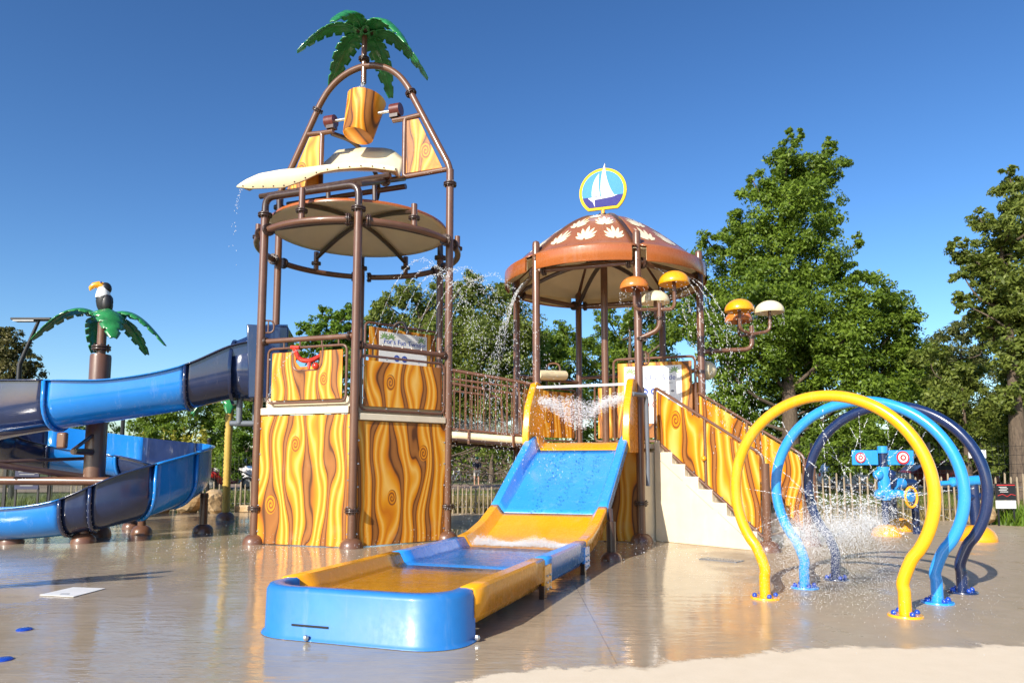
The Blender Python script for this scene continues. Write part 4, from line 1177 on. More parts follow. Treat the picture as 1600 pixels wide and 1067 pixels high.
for sx, rr2 in ((-0.3, 0.09), (0.33, 0.115)):
    tb = obj('target_board', MB().box((sx, 0.03, 1.36), (0.46, 0.03, 0.26)), BLUEPOLE, cs, bevel=0.01)
    for i, (r_, mt) in enumerate(((rr2, REDINK), (rr2 * 0.75, WHITE), (rr2 * 0.45, REDINK), (rr2 * 0.22, WHITE))):
        pts = [(sx + (0.02 if sx > 0 else -0.1) + r_ * math.cos(2 * PI * k / 20), 1.36 + r_ * math.sin(2 * PI * k / 20)) for k in range(20)]
        obj('target_ring', MB().prism(pts, -0.012 - 0.004 * i - 0.004, -0.012 - 0.004 * i), mt, tb)
wh = MB().tube([(0.33 + 0.10 * math.cos(t), -0.25, 0.68 + 0.17 * math.sin(t)) for t in [2 * PI * k / 24 for k in range(24)]], 0.022, 8, closed=True)
obj('aiming_wheel', wh, YELLOW, cs)
obj('cannon_barrel', MB().tube([(0.2, 0.0, 0.75), (0.33, -0.28, 0.68)], [0.06, 0.085], 14), BLUEPOLE, cs)
obj('side_post', MB().tube(rounded([(0.72, 0.35, 0), (0.72, 0.35, 0.92), (0.5, 0.25, 0.92)], 0.06, 4), 0.065, 12), NAVYPOLE, cs)
cs2 = thing('cannon_base', 'yellow dome with navy post standing behind the cannon stand', 'water cannon', (7.30, 13.9, 0))
obj('base_dome', MB().sphere((0, 0, 0.02), 0.30, 20, 10, (1, 1, 0.8)), YELLOW, cs2)
obj('stand_post', MB().tube([(-0.08, 0, 0), (-0.08, 0, 0.9)], 0.085, 14), NAVYPOLE, cs2)
obj('cannon_barrel', MB().tube([(-0.3, -0.3, 0.92), (0.1, 0.2, 0.95)], 0.07, 12), NAVYPOLE, cs2)
cs3 = thing('water_cannon', 'blue water cannon on a yellow dome seen through the navy hoop', 'water cannon', (7.60, 12.0, 0))
obj('base_dome', MB().sphere((0, 0, 0.02), 0.29, 20, 10, (1, 1, 0.85)), YELLOW, cs3)
obj('stand_post', MB().tube(rounded([(0, 0, 0), (-0.03, 0, 0.98), (0.2, 0, 0.98)], 0.08, 4), 0.085, 14), NAVYPOLE, cs3)
obj('cannon_barrel', MB().tube([(-0.62, -0.1, 0.93), (-0.45, -0.08, 0.94), (-0.42, -0.08, 0.95), (0.12, 0, 0.98)], [0.04, 0.04, 0.08, 0.085], 14), BLUEPOLE, cs3)
obj('pipe_sleeve', MB().tube([(-0.3, -0.05, 0.70), (0.12, 0, 0.72)], 0.06, 12), NAVYPOLE, cs3)

# red and white chain on the stair's far post
ch = thing('barrier_chain', 'red and white plastic chain hanging from the stair foot post', 'chain', (4.72, 11.45, 0))
obj('chain_post', MB().tube([(0, 0, 0), (0, 0, 1.42)], 0.05, 12), BROWN, ch)
for i in range(12):
    zz = 1.12 - i * 0.055
    pts = [(-0.07 + 0.022 * math.cos(t) * (1 if i % 2 else 0.25) + 0.012 * (i % 3), -0.06 + 0.022 * math.cos(t) * (0.25 if i % 2 else 1), zz + 0.042 * math.sin(t)) for t in [2 * PI * k / 10 for k in range(10)]]
    obj('chain_link', MB().tube(pts, 0.014, 6, closed=True), RED if (i // 4) % 2 == 0 else WHITE, ch)

# ================================================================== FENCES, ROCKS, SIGNS
def bark_mat(name, c0, c1):
    m, nt, b = new_mat(name)
    x, y, z = xyz(nt, coords(nt))
    n = noise(nt, combine(nt, x * 3, y * 3, z * 0.7), 7, 5, 0.7)
    nt.links.new(ramp(nt, n, [(0.3, c0), (0.7, c1)]), b.inputs['Base Color'])
    b.inputs['Roughness'].default_value = 0.9
    bump(nt, b, n, 0.7, 0.03)
    return m
PALE_WOOD = bark_mat('weathered_paling', (0.20, 0.155, 0.10), (0.42, 0.34, 0.23))
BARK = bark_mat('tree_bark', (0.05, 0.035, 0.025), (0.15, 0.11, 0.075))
pal_mesh = []
for i in range(5):
    rn = random.Random(i)
    h = 0.98 + rn.uniform(-0.06, 0.06)
    m = MB().tube([(0, 0, 0.0), (rn.uniform(-.01, .01), 0, h * 0.5), (rn.uniform(-.015, .015), 0, h), (0, 0, h + 0.03)], [0.022, 0.021, 0.019, 0.006], 6)
    pal_mesh.append(mesh('paling', m, PALE_WOOD))
def fence(label, pts, n, step=0.125, hs=1.0):
    f = thing('paling_fence', label, 'fence', (0, 0, 0), 0, 'paling fences')
    A, B = Vector(pts[0]), Vector(pts[1])
    L = (B - A).length; d = (B - A) / L
    k = 0; s_ = 0.0
    rn = random.Random(n)
    while s_ < L:
        o = link('paling', pal_mesh[k % 5], f, A + d * s_ + Vector((0, rn.uniform(-.015, .015), 0)), rn.uniform(0, 6)); o.scale.z = hs
        k += 1; s_ += step * rn.uniform(0.8, 1.2)
    for z in (0.25 * hs, 0.75 * hs): obj('wire', MB().tube([A + Vector((0, 0.03, z)), B + Vector((0, 0.03, z))], 0.006, 5), GREYBLUE, f)
    return f
FL0, FL1 = (-12.6, 20.9, 0), (-4.6, 19.6, 0)
fence('grey paling fence at left between flume and wood grain tower', [FL0, FL1], 1, 0.15, 0.74)
fence('grey paling fence seen under the footbridge and slide', [(-1.6, 18.7, 0), (1.4, 18.3, 0)], 2, 0.115, 0.66)
fence('grey paling fence at right behind the spray hoops', [(5.2, 17.2, 0), (13.5, 15.4, 0)], 3, 0.15)
def mesh_fence(label, A, B, h, step=2.4):
    f = thing('wire_mesh_fence', label, 'fence', (0, 0, 0), 0, 'wire mesh fences')
    A, B = Vector(A), Vector(B); L = (B - A).length; d = (B - A) / L
    n = int(L / step)
    for i in range(n + 1):
        p = A + d * L * i / n
        obj('fence_post', MB().box(p + Vector((0, 0, h / 2)), (0.06, 0.04, h)), BLACK, f)
    m = MB()
    for k in range(int(L / 0.12)):
        p = A + d * 0.12 * k; m.tube([p + Vector((0, 0, 0.05)), p + Vector((0, 0, h - 0.02))], 0.0035, 3, False)
    for k in range(int(h / 0.2) + 1):
        m.tube([A + Vector((0, 0, 0.05 + 0.2 * k)), B + Vector((0, 0, 0.05 + 0.2 * k))], 0.0045, 3, False)
    o = obj('wire_mesh', m, BLACK, f); o['kind'] = 'stuff'
mesh_fence('dark wire mesh fence behind the boulders at left', (-13.5, 21.4, 0), (-4.0, 19.9, 0), 1.55)
mesh_fence('dark wire mesh fence behind the footbridge', (-2.4, 19.4, 0), (3.2, 18.6, 0), 1.45)
mesh_fence('dark wire mesh fence behind the water cannons', (4.6, 17.7, 0), (14.5, 15.6, 0), 1.75)

def stone_mat():
    m, nt, b = new_mat('sandstone')
    n = noise(nt, coords(nt), 3, 6, 0.7); n2 = noise(nt, coords(nt), 1.2, 2, 0.5)
    nt.links.new(ramp(nt, n * 0.6 + n2 * 0.4, [(0.3, (0.30, 0.17, 0.06)), (0.5, (0.45, 0.31, 0.16)), (0.7, (0.55, 0.45, 0.32))]), b.inputs['Base Color'])
    b.inputs['Roughness'].default_value = 0.9
    bump(nt, b, n, 0.8, 0.08)
    return m
STONE = stone_mat()
def boulder(label, c, sx, sy, sz, seed):
    rn = np.random.RandomState(seed)
    bm = bmesh.new(); bmesh.ops.create_icosphere(bm, subdivisions=3, radius=1)
    dirs = rn.normal(size=(9, 3)); dirs /= np.linalg.norm(dirs, axis=1)[:, None]
    for v in bm.verts:
        p = np.array(v.co); k = 1.0
        for d in dirs: k = min(k, 0.78 / max(0.05, p @ d)) if p @ d > 0.78 else k
        p = p * k + rn.normal(size=3) * 0.012
        v.co = (p[0] * sx, p[1] * sy, max(-0.1, p[2] * sz + sz * 0.7))
    me = bpy.data.meshes.new('boulder'); bm.to_mesh(me); bm.free(); me.materials.append(STONE)
    o = link('boulder', me, None, c, rn.uniform(0, 6))
    tag(o, label, 'boulder', 'sandstone boulders')
boulder('large sandstone boulder below the flume bend', (-9.25, 19.0, 0), 0.55, 0.4, 0.36, 1)
boulder('pale sandstone boulder beside the yellow ringed palm trunk', (-8.45, 19.2, 0), 0.42, 0.35, 0.40, 2)
boulder('flat topped sandstone boulder behind the yellow ringed palm trunk', (-7.75, 19.0, 0), 0.50, 0.36, 0.36, 3)
boulder('low tan boulder by the right paling fence', (9.7, 15.2, 0), 0.3, 0.28, 0.3, 4)
kerb = thing('edging_kerb', 'low orange brown stone edging beside the boulders', 'kerb', (0, 0, 0))
for i in range(10):
    obj('edging_stone', MB().box((-7.1 + 0.42 * i, 19.35 - 0.06 * i, 0.09), (0.40, 0.22, 0.18), -0.12), STONE, kerb, bevel=0.02)

# fake palm with ringed trunk beyond the flume
fpalm = thing('ringed_palm', 'fake palm with yellow ringed trunk standing behind the flume', 'palm feature', ground(352, 812))
RING = paint('yellow_rope', (0.50, 0.33, 0.06), 0.6, 0, 0.25)
prof = [(0.075 + 0.014 * (i % 2), 0.1 + 0.045 * i) for i in range(64)]
obj('trunk', MB().lathe(prof, n=16), RING, fpalm)
foot(fpalm, (0, 0, 0), 1.2)
palm(fpalm, Vector((0, 0, 2.95)), [(60 * k + 20, 1.0, 0.3, -0.6, 0.2) for k in range(6)], 70)

# lamp post far left, dark signboard, glass screen
lamp = thing('street_lamp', 'dark street lamp with slanted arm above the flume', 'street lamp', at(22, 735, 24) * 1)
lb = at(22, 700, 24); lamp.location = (lb.x, 24, 0)
zt = at(40, 500, 24).z
obj('lamp_pole', MB().tube([(0, 0, 0), (0, 0, zt - 1.5), (0.55, 0, zt)], [0.09, 0.08, 0.05], 10), BLACK, lamp)
obj('lamp_head', MB().box((0.35, 0, zt + 0.02), (1.35, 0.30, 0.08)), BLACK, lamp, bevel=0.02)
obj('lamp_lens', MB().box((0.1, 0, zt - 0.03), (0.7, 0.26, 0.05)), GREYBLUE, lamp)
lamp2 = thing('street_lamp', 'dark lamp pole standing behind the flume trough', 'street lamp', (at(190, 700, 22).x, 22, 0))
obj('lamp_pole', MB().tube([(0, 0, 0), (0, 0, 3.6)], 0.06, 8), BLACK, lamp2)
obj('lamp_head', MB().box((0.2, 0, 3.6), (0.9, 0.26, 0.07)), BLACK, lamp2)
lamp3 = thing('fence_pole', 'thin black pole beside the yellow ringed palm trunk', 'pole', (at(323, 780, 19.5).x, 19.5, 0))
obj('pole_shaft', MB().tube([(0, 0, 0), (0, 0, 1.9)], 0.045, 8), BLACK, lamp3)
obj('pole_cap', MB().sphere((0, 0, 1.9), 0.06, 8, 6), BLACK, lamp3)
def glass_mat():
    m, nt, b = new_mat('clear_panel')
    nt.nodes.remove(b); out = nt.nodes['Material Output']
    tr = nt.nodes.new('ShaderNodeBsdfTransparent'); tr.inputs[0].default_value = (0.90, 0.94, 0.92, 1)
    gl = nt.nodes.new('ShaderNodeBsdfGlossy'); gl.inputs['Roughness'].default_value = 0.02
    fr = nt.nodes.new('ShaderNodeFresnel'); mx = nt.nodes.new('ShaderNodeMixShader')
    for a, b_ in ((fr.outputs[0], mx.inputs[0]), (tr.outputs[0], mx.inputs[1]), (gl.outputs[0], mx.inputs[2]), (mx.outputs[0], out.inputs[0])): nt.links.new(a, b_)
    return m
GLASS = glass_mat()
gs = thing('glass_screen', 'clear glass screen on dark posts behind the lower flume', 'screen', (0, 0, 0))
for i in range(5):
    x = -13.0 + 1.05 * i
    obj('screen_post', MB().box((x, 17.2, 0.62), (0.07, 0.05, 1.24)), BLACK, gs)
    if i < 4: obj('glass_pane', MB().box((x + 0.52, 17.2, 0.62), (0.94, 0.012, 1.1)), GLASS, gs)
nb = thing('notice_board', 'dark blue notice board with white print behind the lower flume', 'sign', (at(42, 755, 17).x, 17.0, 0))
bd = obj('notice_panel', MB().box((0, 0, 0.92), (0.56, 0.03, 0.5)), paint('dark_blue_board', (0.02, 0.025, 0.07), 0.4, 0.1), nb)
for i in range(6): obj('printed_line', MB().box((0, -0.019, 1.08 - 0.065 * i), (0.40 - 0.05 * (i % 3), 0.004, 0.014)), GREYBLUE, bd)
for sx in (-0.26, 0.26): obj('leg', MB().box((sx, 0.02, 0.35), (0.04, 0.03, 0.7)), BLACK, nb)
# signs at right
sg1 = thing('info_board', 'black information board with red line by the right fence', 'sign', (at(1572, 780, 14.9).x, 14.9, 0))
bd = obj('board_panel', MB().box((0, 0, 0.86), (0.5, 0.03, 0.42)), BLACK, sg1)
obj('printed_line', MB().tube([(-0.22, -0.02, 0.76), (-0.1, -0.02, 0.80), (0.02, -0.02, 0.74), (0.12, -0.02, 0.80), (0.23, -0.02, 0.77)], 0.008, 5), REDINK, bd)
obj('printed_line', MB().box((0.0, -0.019, 1.03), (0.46, 0.006, 0.02)), REDINK, bd)
for i in range(4): obj('printed_line', MB().box((-0.08 + 0.03 * (i % 2), -0.019, 0.98 - 0.04 * i), (0.2, 0.006, 0.012)), SIGNW, bd)
sg1.scale = (0.8, 0.8, 0.8)
obj('lower_panel', MB().box((-0.02, -0.01, 0.54), (0.5, 0.03, 0.2)), SIGNW, sg1)
for sx in (-0.2, 0.2): obj('leg', MB().box((sx, 0.03, 0.4), (0.04, 0.03, 0.8)), BLACK, sg1)
sg2 = thing('white_notice', 'small white notice on the wire fence behind navy hoop', 'sign', (at(1525, 709, 15.4).x, 15.36, 0))
z_ = at(1525, 709, 15.4).z
obj('notice_panel', MB().box((0, 0, z_), (0.36, 0.02, 0.17)), SIGNW, sg2)
for sx in (-0.14, 0.14): obj('clip', MB().box((sx, -0.014, z_ + 0.08), (0.03, 0.01, 0.03)), GREYBLUE, sg2)

# unseen leaf post added off frame to throw the shadow across the pad
ls = thing('shadow_post', 'brown post with two green leaves added unseen left of the frame to cast a shadow', 'water feature', (-7.2, 4.55, 0))
obj('stand_post', MB().tube([(0, 0, 0), (0, 0, 1.9)], 0.07, 10), BROWN, ls); foot(ls, (0, 0, 0))
for ang, dr in ((131, 0.0), (121, -0.1)):
    m_, mm_ = frond_mesh(2.1, 0.1, dr, 0.13, 3)
    o = obj('palm_frond', m_, FROND, ls, (0, 0, 1.88), rad(ang) - PI / 2, solid=0.018, angle=60)

# ================================================================== TREES
def leaf_mat(name, dark, lite, trans=0.35):
    m, nt, b = new_mat(name)
    out = nt.nodes['Material Output']
    gi = nt.nodes.new('ShaderNodeNewGeometry')
    rnd = V(nt, gi.outputs['Random Per Island'])
    cl = noise(nt, coords(nt), 0.55, 3, 0.6)
    col = ramp(nt, rnd * 0.55 + cl * 0.55, [(0.22, dark), (0.85, lite)])
    nt.links.new(col, b.inputs['Base Color'])
    b.inputs['Roughness'].default_value = 0.5
    b.inputs['Specular IOR Level'].default_value = 0.35
    tl = nt.nodes.new('ShaderNodeBsdfTranslucent')
    nt.links.new(mixc(nt, 0.35, col, (0.20, 0.30, 0.02)), tl.inputs[0])
    mx = nt.nodes.new('ShaderNodeMixShader'); mx.inputs[0].default_value = trans
    nt.links.new(b.outputs[0], mx.inputs[1]); nt.links.new(tl.outputs[0], mx.inputs[2]); nt.links.new(mx.outputs[0], out.inputs[0])
    return m
OAKLEAF = leaf_mat('oak_leaves', (0.060, 0.115, 0.012), (0.24, 0.345, 0.038), 0.45)
OLIVELEAF = leaf_mat('olive_green_leaves', (0.068, 0.105, 0.015), (0.25, 0.295, 0.058), 0.42)
PINELEAF = leaf_mat('pine_needles', (0.050, 0.078, 0.020), (0.19, 0.20, 0.065), 0.3)
FRESHLEAF = leaf_mat('fresh_green_leaves', (0.06, 0.12, 0.012), (0.17, 0.28, 0.025))
AUTLEAF = leaf_mat('bronze_green_leaves', (0.05, 0.055, 0.015), (0.15, 0.13, 0.04), 0.2)
def leaves_mesh(name, P, size, rs, mat, upbias=0.5, narrow=0.42, out=None):
    n = len(P)
    nrm = rs.normal(size=(n, 3)); nrm[:, 2] += upbias
    if out is not None: nrm += out * 1.3
    nrm /= np.linalg.norm(nrm, axis=1)[:, None]
    t = rs.normal(size=(n, 3)); t -= nrm * (t * nrm).sum(1)[:, None]; t /= np.linalg.norm(t, axis=1)[:, None]
    b = np.cross(nrm, t)
    L = size * (0.55 + 0.9 * rs.uniform(0, 1, n) ** 1.4)[:, None]; W = L * narrow
    v = np.empty((n, 4, 3), np.float32)
    v[:, 0] = P - t * L * 0.5; v[:, 1] = P + b * W * 0.5 + nrm * L * 0.06; v[:, 2] = P + t * L * 0.5 - nrm * L * 0.08; v[:, 3] = P - b * W * 0.5 + nrm * L * 0.06
    me = bpy.data.meshes.new(name)
    me.vertices.add(4 * n); me.vertices.foreach_set('co', v.ravel())
    me.loops.add(4 * n); me.loops.foreach_set('vertex_index', np.arange(4 * n, dtype=np.int32))
    me.polygons.add(n); me.polygons.foreach_set('loop_start', np.arange(0, 4 * n, 4, dtype=np.int32)); me.polygons.foreach_set('loop_total', np.full(n, 4, np.int32))
    me.update(); me.validate()
    me.materials.append(mat)
    return me
def tree(name, label, Y, lobes, mat, seed, size=0.15, dens=1.0, trunk_px=None, trunk_r=0.2, group='trees behind the water park', spread=1.0, narrow=0.42, cat='tree'):
    rs = np.random.RandomState(seed)
    ctr = [at(px, py, Y) for px, py, r in lobes]
    rad_ = [r * Y / F_PX * 1.1 for px, py, r in lobes]
    bx = at(trunk_px if trunk_px is not None else float(np.mean([l[0] for l in lobes])), 700, Y).x
    root = thing(name, label, cat, (bx, Y, 0), 0, group)
    P = []; OUT = []
    m = MB()
    top = max(c.z for c in ctr)
    hub = Vector((0, 0, top * 0.45))
    m.tube(catmull([(0, 0, -0.05), (0.1 * trunk_r, 0, hub.z * 0.5), (hub.x, 0, hub.z), (rs.normal() * 0.2, 0, top * 0.8)], 5), [trunk_r * (1.25 - 1.1 * i / 15) for i in range(16)], 9)
    for c, r in zip(ctr, rad_):
        c = Vector((c.x - bx, rs.uniform(-1, 1) * r * 0.9 * spread, c.z))
        st_ = Vector((0, 0, max(top * 0.18, min(top * 0.8, c.z - 0.75 * abs(c.x) - 0.3 * r))))
        mid = st_ * 0.5 + c * 0.5 + Vector((rs.normal() * 0.25, rs.normal() * 0.25, -0.12 * abs(c.x) + rs.normal() * 0.15))
        lr = trunk_r * 0.26 * min(1.0, 0.35 + r / 2)
        m.tube(catmull([st_, mid, c, c + Vector((rs.normal() * 0.2 * r, 0, r * 0.5))], 3), [lr * (1 - 0.09 * i) for i in range(10)], 6)
        k = max(14, int(34 * min(1.6, r)))
        d = rs.normal(size=(k, 3)); d /= np.linalg.norm(d, axis=1)[:, None]
        cl = np.array(c) + d * (r * rs.uniform(0.1, 1.0, k) ** 0.55)[:, None] * np.array([1, 1.0, 1])
        n = int(dens * 8.0 * PI * r * r / (size * size * 0.3))
        w = rs.randint(0, k, n)
        off = rs.normal(size=(n, 3)); off /= np.linalg.norm(off, axis=1)[:, None]
        off *= (rs.uniform(0, 1, n) ** 0.42)[:, None] * (r * rs.uniform(0.16, 0.46, k)[w])[:, None]
        off[:, 2] *= 0.75
        P.append(cl[w] + off)
        oo = (cl[w] + off) - np.array(c); oo /= np.linalg.norm(oo, axis=1)[:, None] + 1e-6; o2 = off / (np.linalg.norm(off, axis=1)[:, None] + 1e-6); OUT.append(oo * 0.55 + o2 * 0.6)
    P = np.concatenate(P); OUT = np.concatenate(OUT)
    OUT = OUT[P[:, 2] > 0.05]; P = P[P[:, 2] > 0.05]
    obj('trunk', m, BARK, root, angle=60)
    link('crown', leaves_mesh('crown', P, size, rs, mat, 0.35, narrow, OUT), root)
    return root
tree('oak_tree', 'tall bright green oak rising right of the dome', 27, [(1232, 226, 18), (1240, 252, 24), (1298, 226, 14), (1290, 250, 20), (1262, 275, 26), (1215, 265, 28), (1285, 275, 30), (1175, 305, 28), (1245, 300, 45), (1225, 345, 50), (1160, 350, 28), (1295, 335, 28), (1108, 385, 24), (1150, 395, 38), (1205, 405, 60), (1275, 410, 50), (1338, 378, 11), (1325, 430, 26), (1365, 430, 15),
     (1085, 430, 34), (1120, 460, 48), (1190, 480, 60), (1270, 490, 60), (1340, 480, 42), (1390, 475, 24), (1425, 500, 17), (1400, 530, 36), (1340, 550, 50), (1260, 570, 60), (1180, 560, 55), (1110, 540, 45), (1300, 630, 55), (1210, 640, 55), (1130, 620, 45), (1380, 610, 40), (1250, 700, 50), (1340, 690, 45), (1160, 690, 40), (1400, 500, 34), (1430, 545, 36), (1390, 570, 44), (1440, 600, 38), (1300, 540, 55), (1230, 530, 55)], OAKLEAF, 1, 0.15, 1.0, 1235, 0.32)
tree('broadleaf_tree', 'tall leafy tree cut by the right edge of the picture', 22, [(1578, 275, 18), (1600, 300, 26), (1565, 320, 26), (1535, 345, 22), (1595, 350, 40), (1502, 385, 18), (1520, 400, 26), (1560, 400, 36), (1615, 410, 45), (1505, 430, 18), (1540, 445, 32), (1590, 460, 42), (1515, 470, 18), (1570, 510, 30), (1615, 530, 40), (1600, 600, 36), (1560, 620, 26), (1640, 480, 60), (1650, 360, 50), (1640, 600, 50), (1555, 365, 34), (1585, 420, 44), (1550, 480, 34), (1600, 500, 44), (1580, 560, 36), (1610, 640, 36)], OLIVELEAF, 2, 0.15, 1.0, 1590, 0.26)
tree('pine_tree', 'grey green pine standing between the oak and right edge tree', 32, [(1500, 510, 24), (1530, 530, 26), (1465, 545, 26), (1440, 570, 24), (1490, 570, 34), (1540, 575, 34), (1420, 610, 26), (1465, 625, 38), (1520, 630, 38), (1570, 660, 38), (1430, 670, 34), (1500, 690, 38), (1400, 700, 30), (1550, 720, 34), (1600, 720, 34), (1455, 590, 30), (1560, 620, 34), (1600, 600, 40)], PINELEAF, 3, 0.24, 1.7, 1510, 0.22, narrow=0.2)
tree('broadleaf_tree', 'broad olive green tree behind the footbridge jets', 30, [(600, 470, 22), (640, 458, 26), (590, 505, 26), (690, 452, 24), (665, 490, 38), (735, 448, 26), (780, 455, 28), (740, 490, 40), (800, 490, 32), (620, 530, 38), (690, 545, 50), (770, 550, 50), (825, 530, 32), (640, 600, 40), (720, 615, 50), (790, 625, 45), (835, 600, 35), (700, 680, 32), (760, 690, 30)], OLIVELEAF, 4, 0.15, 1.0, 655, 0.28)
tree('broadleaf_tree', 'dark green tree filling the view behind the pavilion posts', 34, [(880, 520, 18), (865, 555, 30), (905, 560, 34), (955, 500, 24), (990, 488, 24), (1030, 470, 30), (1065, 440, 26), (960, 545, 40), (1020, 530, 45), (1070, 510, 40), (900, 615, 42), (970, 610, 46), (1040, 600, 48), (850, 630, 38), (930, 680, 40), (1010, 680, 45), (1080, 670, 40)], OAKLEAF, 5, 0.17, 1.0, 985, 0.26)
tree('broadleaf_tree', 'small fresh green tree seen through the tower beside its left post', 26, [(503, 490, 14), (520, 508, 22), (488, 515, 18), (545, 500, 20), (478, 540, 20), (520, 540, 30), (555, 530, 25), (500, 575, 30), (545, 580, 30), (520, 630, 30)], FRESHLEAF, 6, 0.14, 1.1, 520, 0.14)
tree('broadleaf_tree', 'rounded green tree under the flume trough', 33, [(215, 660, 22), (255, 648, 28), (300, 645, 30), (335, 650, 26), (270, 690, 32), (325, 690, 32), (225, 700, 28), (290, 725, 28), (350, 715, 24)], OAKLEAF, 7, 0.17, 1.0, 285, 0.18)
tree('broadleaf_tree', 'green tree behind the yellow ringed palm trunk', 29, [(400, 640, 30), (370, 665, 24), (420, 670, 32), (390, 700, 30), (430, 715, 30), (365, 725, 22), (410, 620, 20)], FRESHLEAF, 8, 0.15, 1.0, 400, 0.15)
tree('pine_tree', 'bronze green conifer behind the street lamp at far left', 40, [(5, 520, 16), (22, 532, 18), (-15, 545, 30), (35, 552, 17), (10, 560, 24), (50, 568, 13), (25, 590, 30), (-10, 600, 30), (45, 620, 26)], AUTLEAF, 9, 0.2, 1.0, 10, 0.2)
tree('broadleaf_tree', 'shaded tree over the path seen under the footbridge', 52, [(715, 690, 22), (750, 685, 22), (790, 690, 24), (830, 700, 24), (690, 705, 22), (860, 705, 24), (640, 690, 30)], OAKLEAF, 10, 0.24, 1.0, 768, 0.25)
tree('broadleaf_tree', 'low dark tree over the parked cars at right', 40, [(1250, 715, 26), (1300, 705, 26), (1360, 712, 26), (1420, 720, 26), (1470, 715, 26), (1530, 710, 28), (1590, 715, 28)], OAKLEAF, 11, 0.2, 1.0, 1400, 0.25)
tree('broadleaf_tree', 'low dark tree far behind the lower flume', 46, [(60, 690, 26), (120, 680, 28), (170, 690, 28), (20, 690, 28), (-30, 680, 30)], OAKLEAF, 12, 0.22, 1.0, 90, 0.25)
tree('broadleaf_tree', 'bushy green tree low behind the right half of hoops', 25, [(1290, 690, 34), (1350, 680, 36), (1410, 690, 34), (1460, 690, 32), (1320, 730, 26), (1390, 735, 26), (1250, 720, 26)], OAKLEAF, 21, 0.15, 1.0, 1370, 0.14)
tree('broadleaf_tree', 'pale green bushy tree low between oak and right edge tree', 24, [(1450, 560, 26), (1480, 600, 34), (1530, 600, 36), (1500, 650, 40), (1560, 660, 38), (1450, 640, 32), (1595, 690, 32), (1530, 710, 34)], OLIVELEAF, 22, 0.15, 1.0, 1510, 0.14)
tree('broadleaf_tree', 'mid green tree behind the bridge railing', 36, [(680, 520, 40), (740, 540, 44), (800, 560, 44), (850, 540, 36), (620, 560, 40), (700, 600, 44), (770, 620, 44), (840, 630, 40), (650, 640, 38)], OAKLEAF, 23, 0.18, 1.0, 668, 0.22)
# shaded hedges further back close the gaps between trunks
for i, (x0, x1, Y, h, lab) in enumerate(((-34, -8, 60, 3.2, 'long clipped hedge far behind the flume'), (-8, 10, 58, 3.6, 'long dark hedge behind the path under the footbridge'), (10, 46, 56, 3.6, 'long dark hedge far behind the spray hoops'))):
    rs = np.random.RandomState(50 + i)
    n = int((x1 - x0) * h * 55)
    P = np.stack([rs.uniform(x0, x1, n), Y + rs.uniform(-0.8, 0.8, n), h * rs.uniform(0, 1, n) ** 0.8 * (0.85 + 0.2 * np.sin(rs.uniform(0, 6, n)))], 1)
    hg = thing('hedge', lab, 'hedge', (0, 0, 0), 0, 'hedges behind the park')
    link('foliage', leaves_mesh('foliage', P, 0.34, rs, OAKLEAF), hg)
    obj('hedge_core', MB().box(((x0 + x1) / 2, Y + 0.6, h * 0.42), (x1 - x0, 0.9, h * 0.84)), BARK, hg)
# yellow-green upright shrub behind the flume
rs = np.random.RandomState(77)
shr = thing('flowering_shrub', 'yellow green shrub with upright spikes behind the flume rim', 'shrub', (at(265, 700, 21).x, 21, 0))
P = []
for i in range(16):
    x = rs.uniform(-0.9, 1.1); h = rs.uniform(1.9, 2.45); y = rs.uniform(-.3, .3)
    z = rs.uniform(0.3, h, 160); P.append(np.stack([x + rs.normal(size=160) * 0.05, y + rs.normal(size=160) * 0.05, z], 1))
link('foliage', leaves_mesh('foliage', np.concatenate(P), 0.11, rs, leaf_mat('yellow_spikes', (0.20, 0.19, 0.02), (0.42, 0.38, 0.05)), 1.0), shr)
m = MB()
for i in range(8): m.tube([(rs.uniform(-.6, .8), 0, 0), (rs.uniform(-.8, 1.0), 0, 1.6)], 0.02, 5)
obj('stems', m, BARK, shr)
# grass blades
def blades(name, label, n, fx, hgt, mat, seed, cat='grass'):
    rs = np.random.RandomState(seed)
    P = fx(rs, n)
    h = rs.uniform(0.5, 1.1, n) * hgt; a = rs.uniform(0, 2 * PI, n); ln = rs.normal(size=(n, 2)) * 0.28
    v = np.empty((n, 4, 3), np.float32); w = 0.012 + 0.01 * rs.uniform(size=n)
    dx = np.stack([np.cos(a) * w, np.sin(a) * w, 0 * a], 1)
    up = np.stack([ln[:, 0] * h, ln[:, 1] * h, h], 1)
    v[:, 0] = P - dx; v[:, 1] = P + dx; v[:, 2] = P + up * 0.6 + dx * 0.6; v[:, 3] = P + up
    me = bpy.data.meshes.new(name)
    me.vertices.add(4 * n); me.vertices.foreach_set('co', v.ravel())
    me.loops.add(4 * n); me.loops.foreach_set('vertex_index', np.arange(4 * n, dtype=np.int32))
    me.polygons.add(n); me.polygons.foreach_set('loop_start', np.arange(0, 4 * n, 4, dtype=np.int32)); me.polygons.foreach_set('loop_total', np.full(n, 4, np.int32))
    me.update(); me.validate(); me.materials.append(mat)
    return stuff(link(name, me), label, cat)
DRYGRASS = leaf_mat('dry_grass', (0.16, 0.13, 0.045), (0.38, 0.31, 0.13), 0.3)
GREENGRASS = leaf_mat('green_grass', (0.07, 0.10, 0.02), (0.20, 0.22, 0.05), 0.3)
blades('tall_grass', 'dry tall grass along the fence behind the footbridge', 9000, lambda rs, n: np.stack([rs.uniform(-3, 3.2, n), rs.uniform(18.9, 21.5, n), np.zeros(n)], 1), 0.42, DRYGRASS, 1)
blades('meadow_grass', 'mixed grass growing beyond the paling fences', 30000, lambda rs, n: np.stack([rs.uniform(-16, 17, n), 20.8 + rs.uniform(0, 1, n) ** 1.5 * 11, np.zeros(n)], 1), 0.3, GREENGRASS, 2)
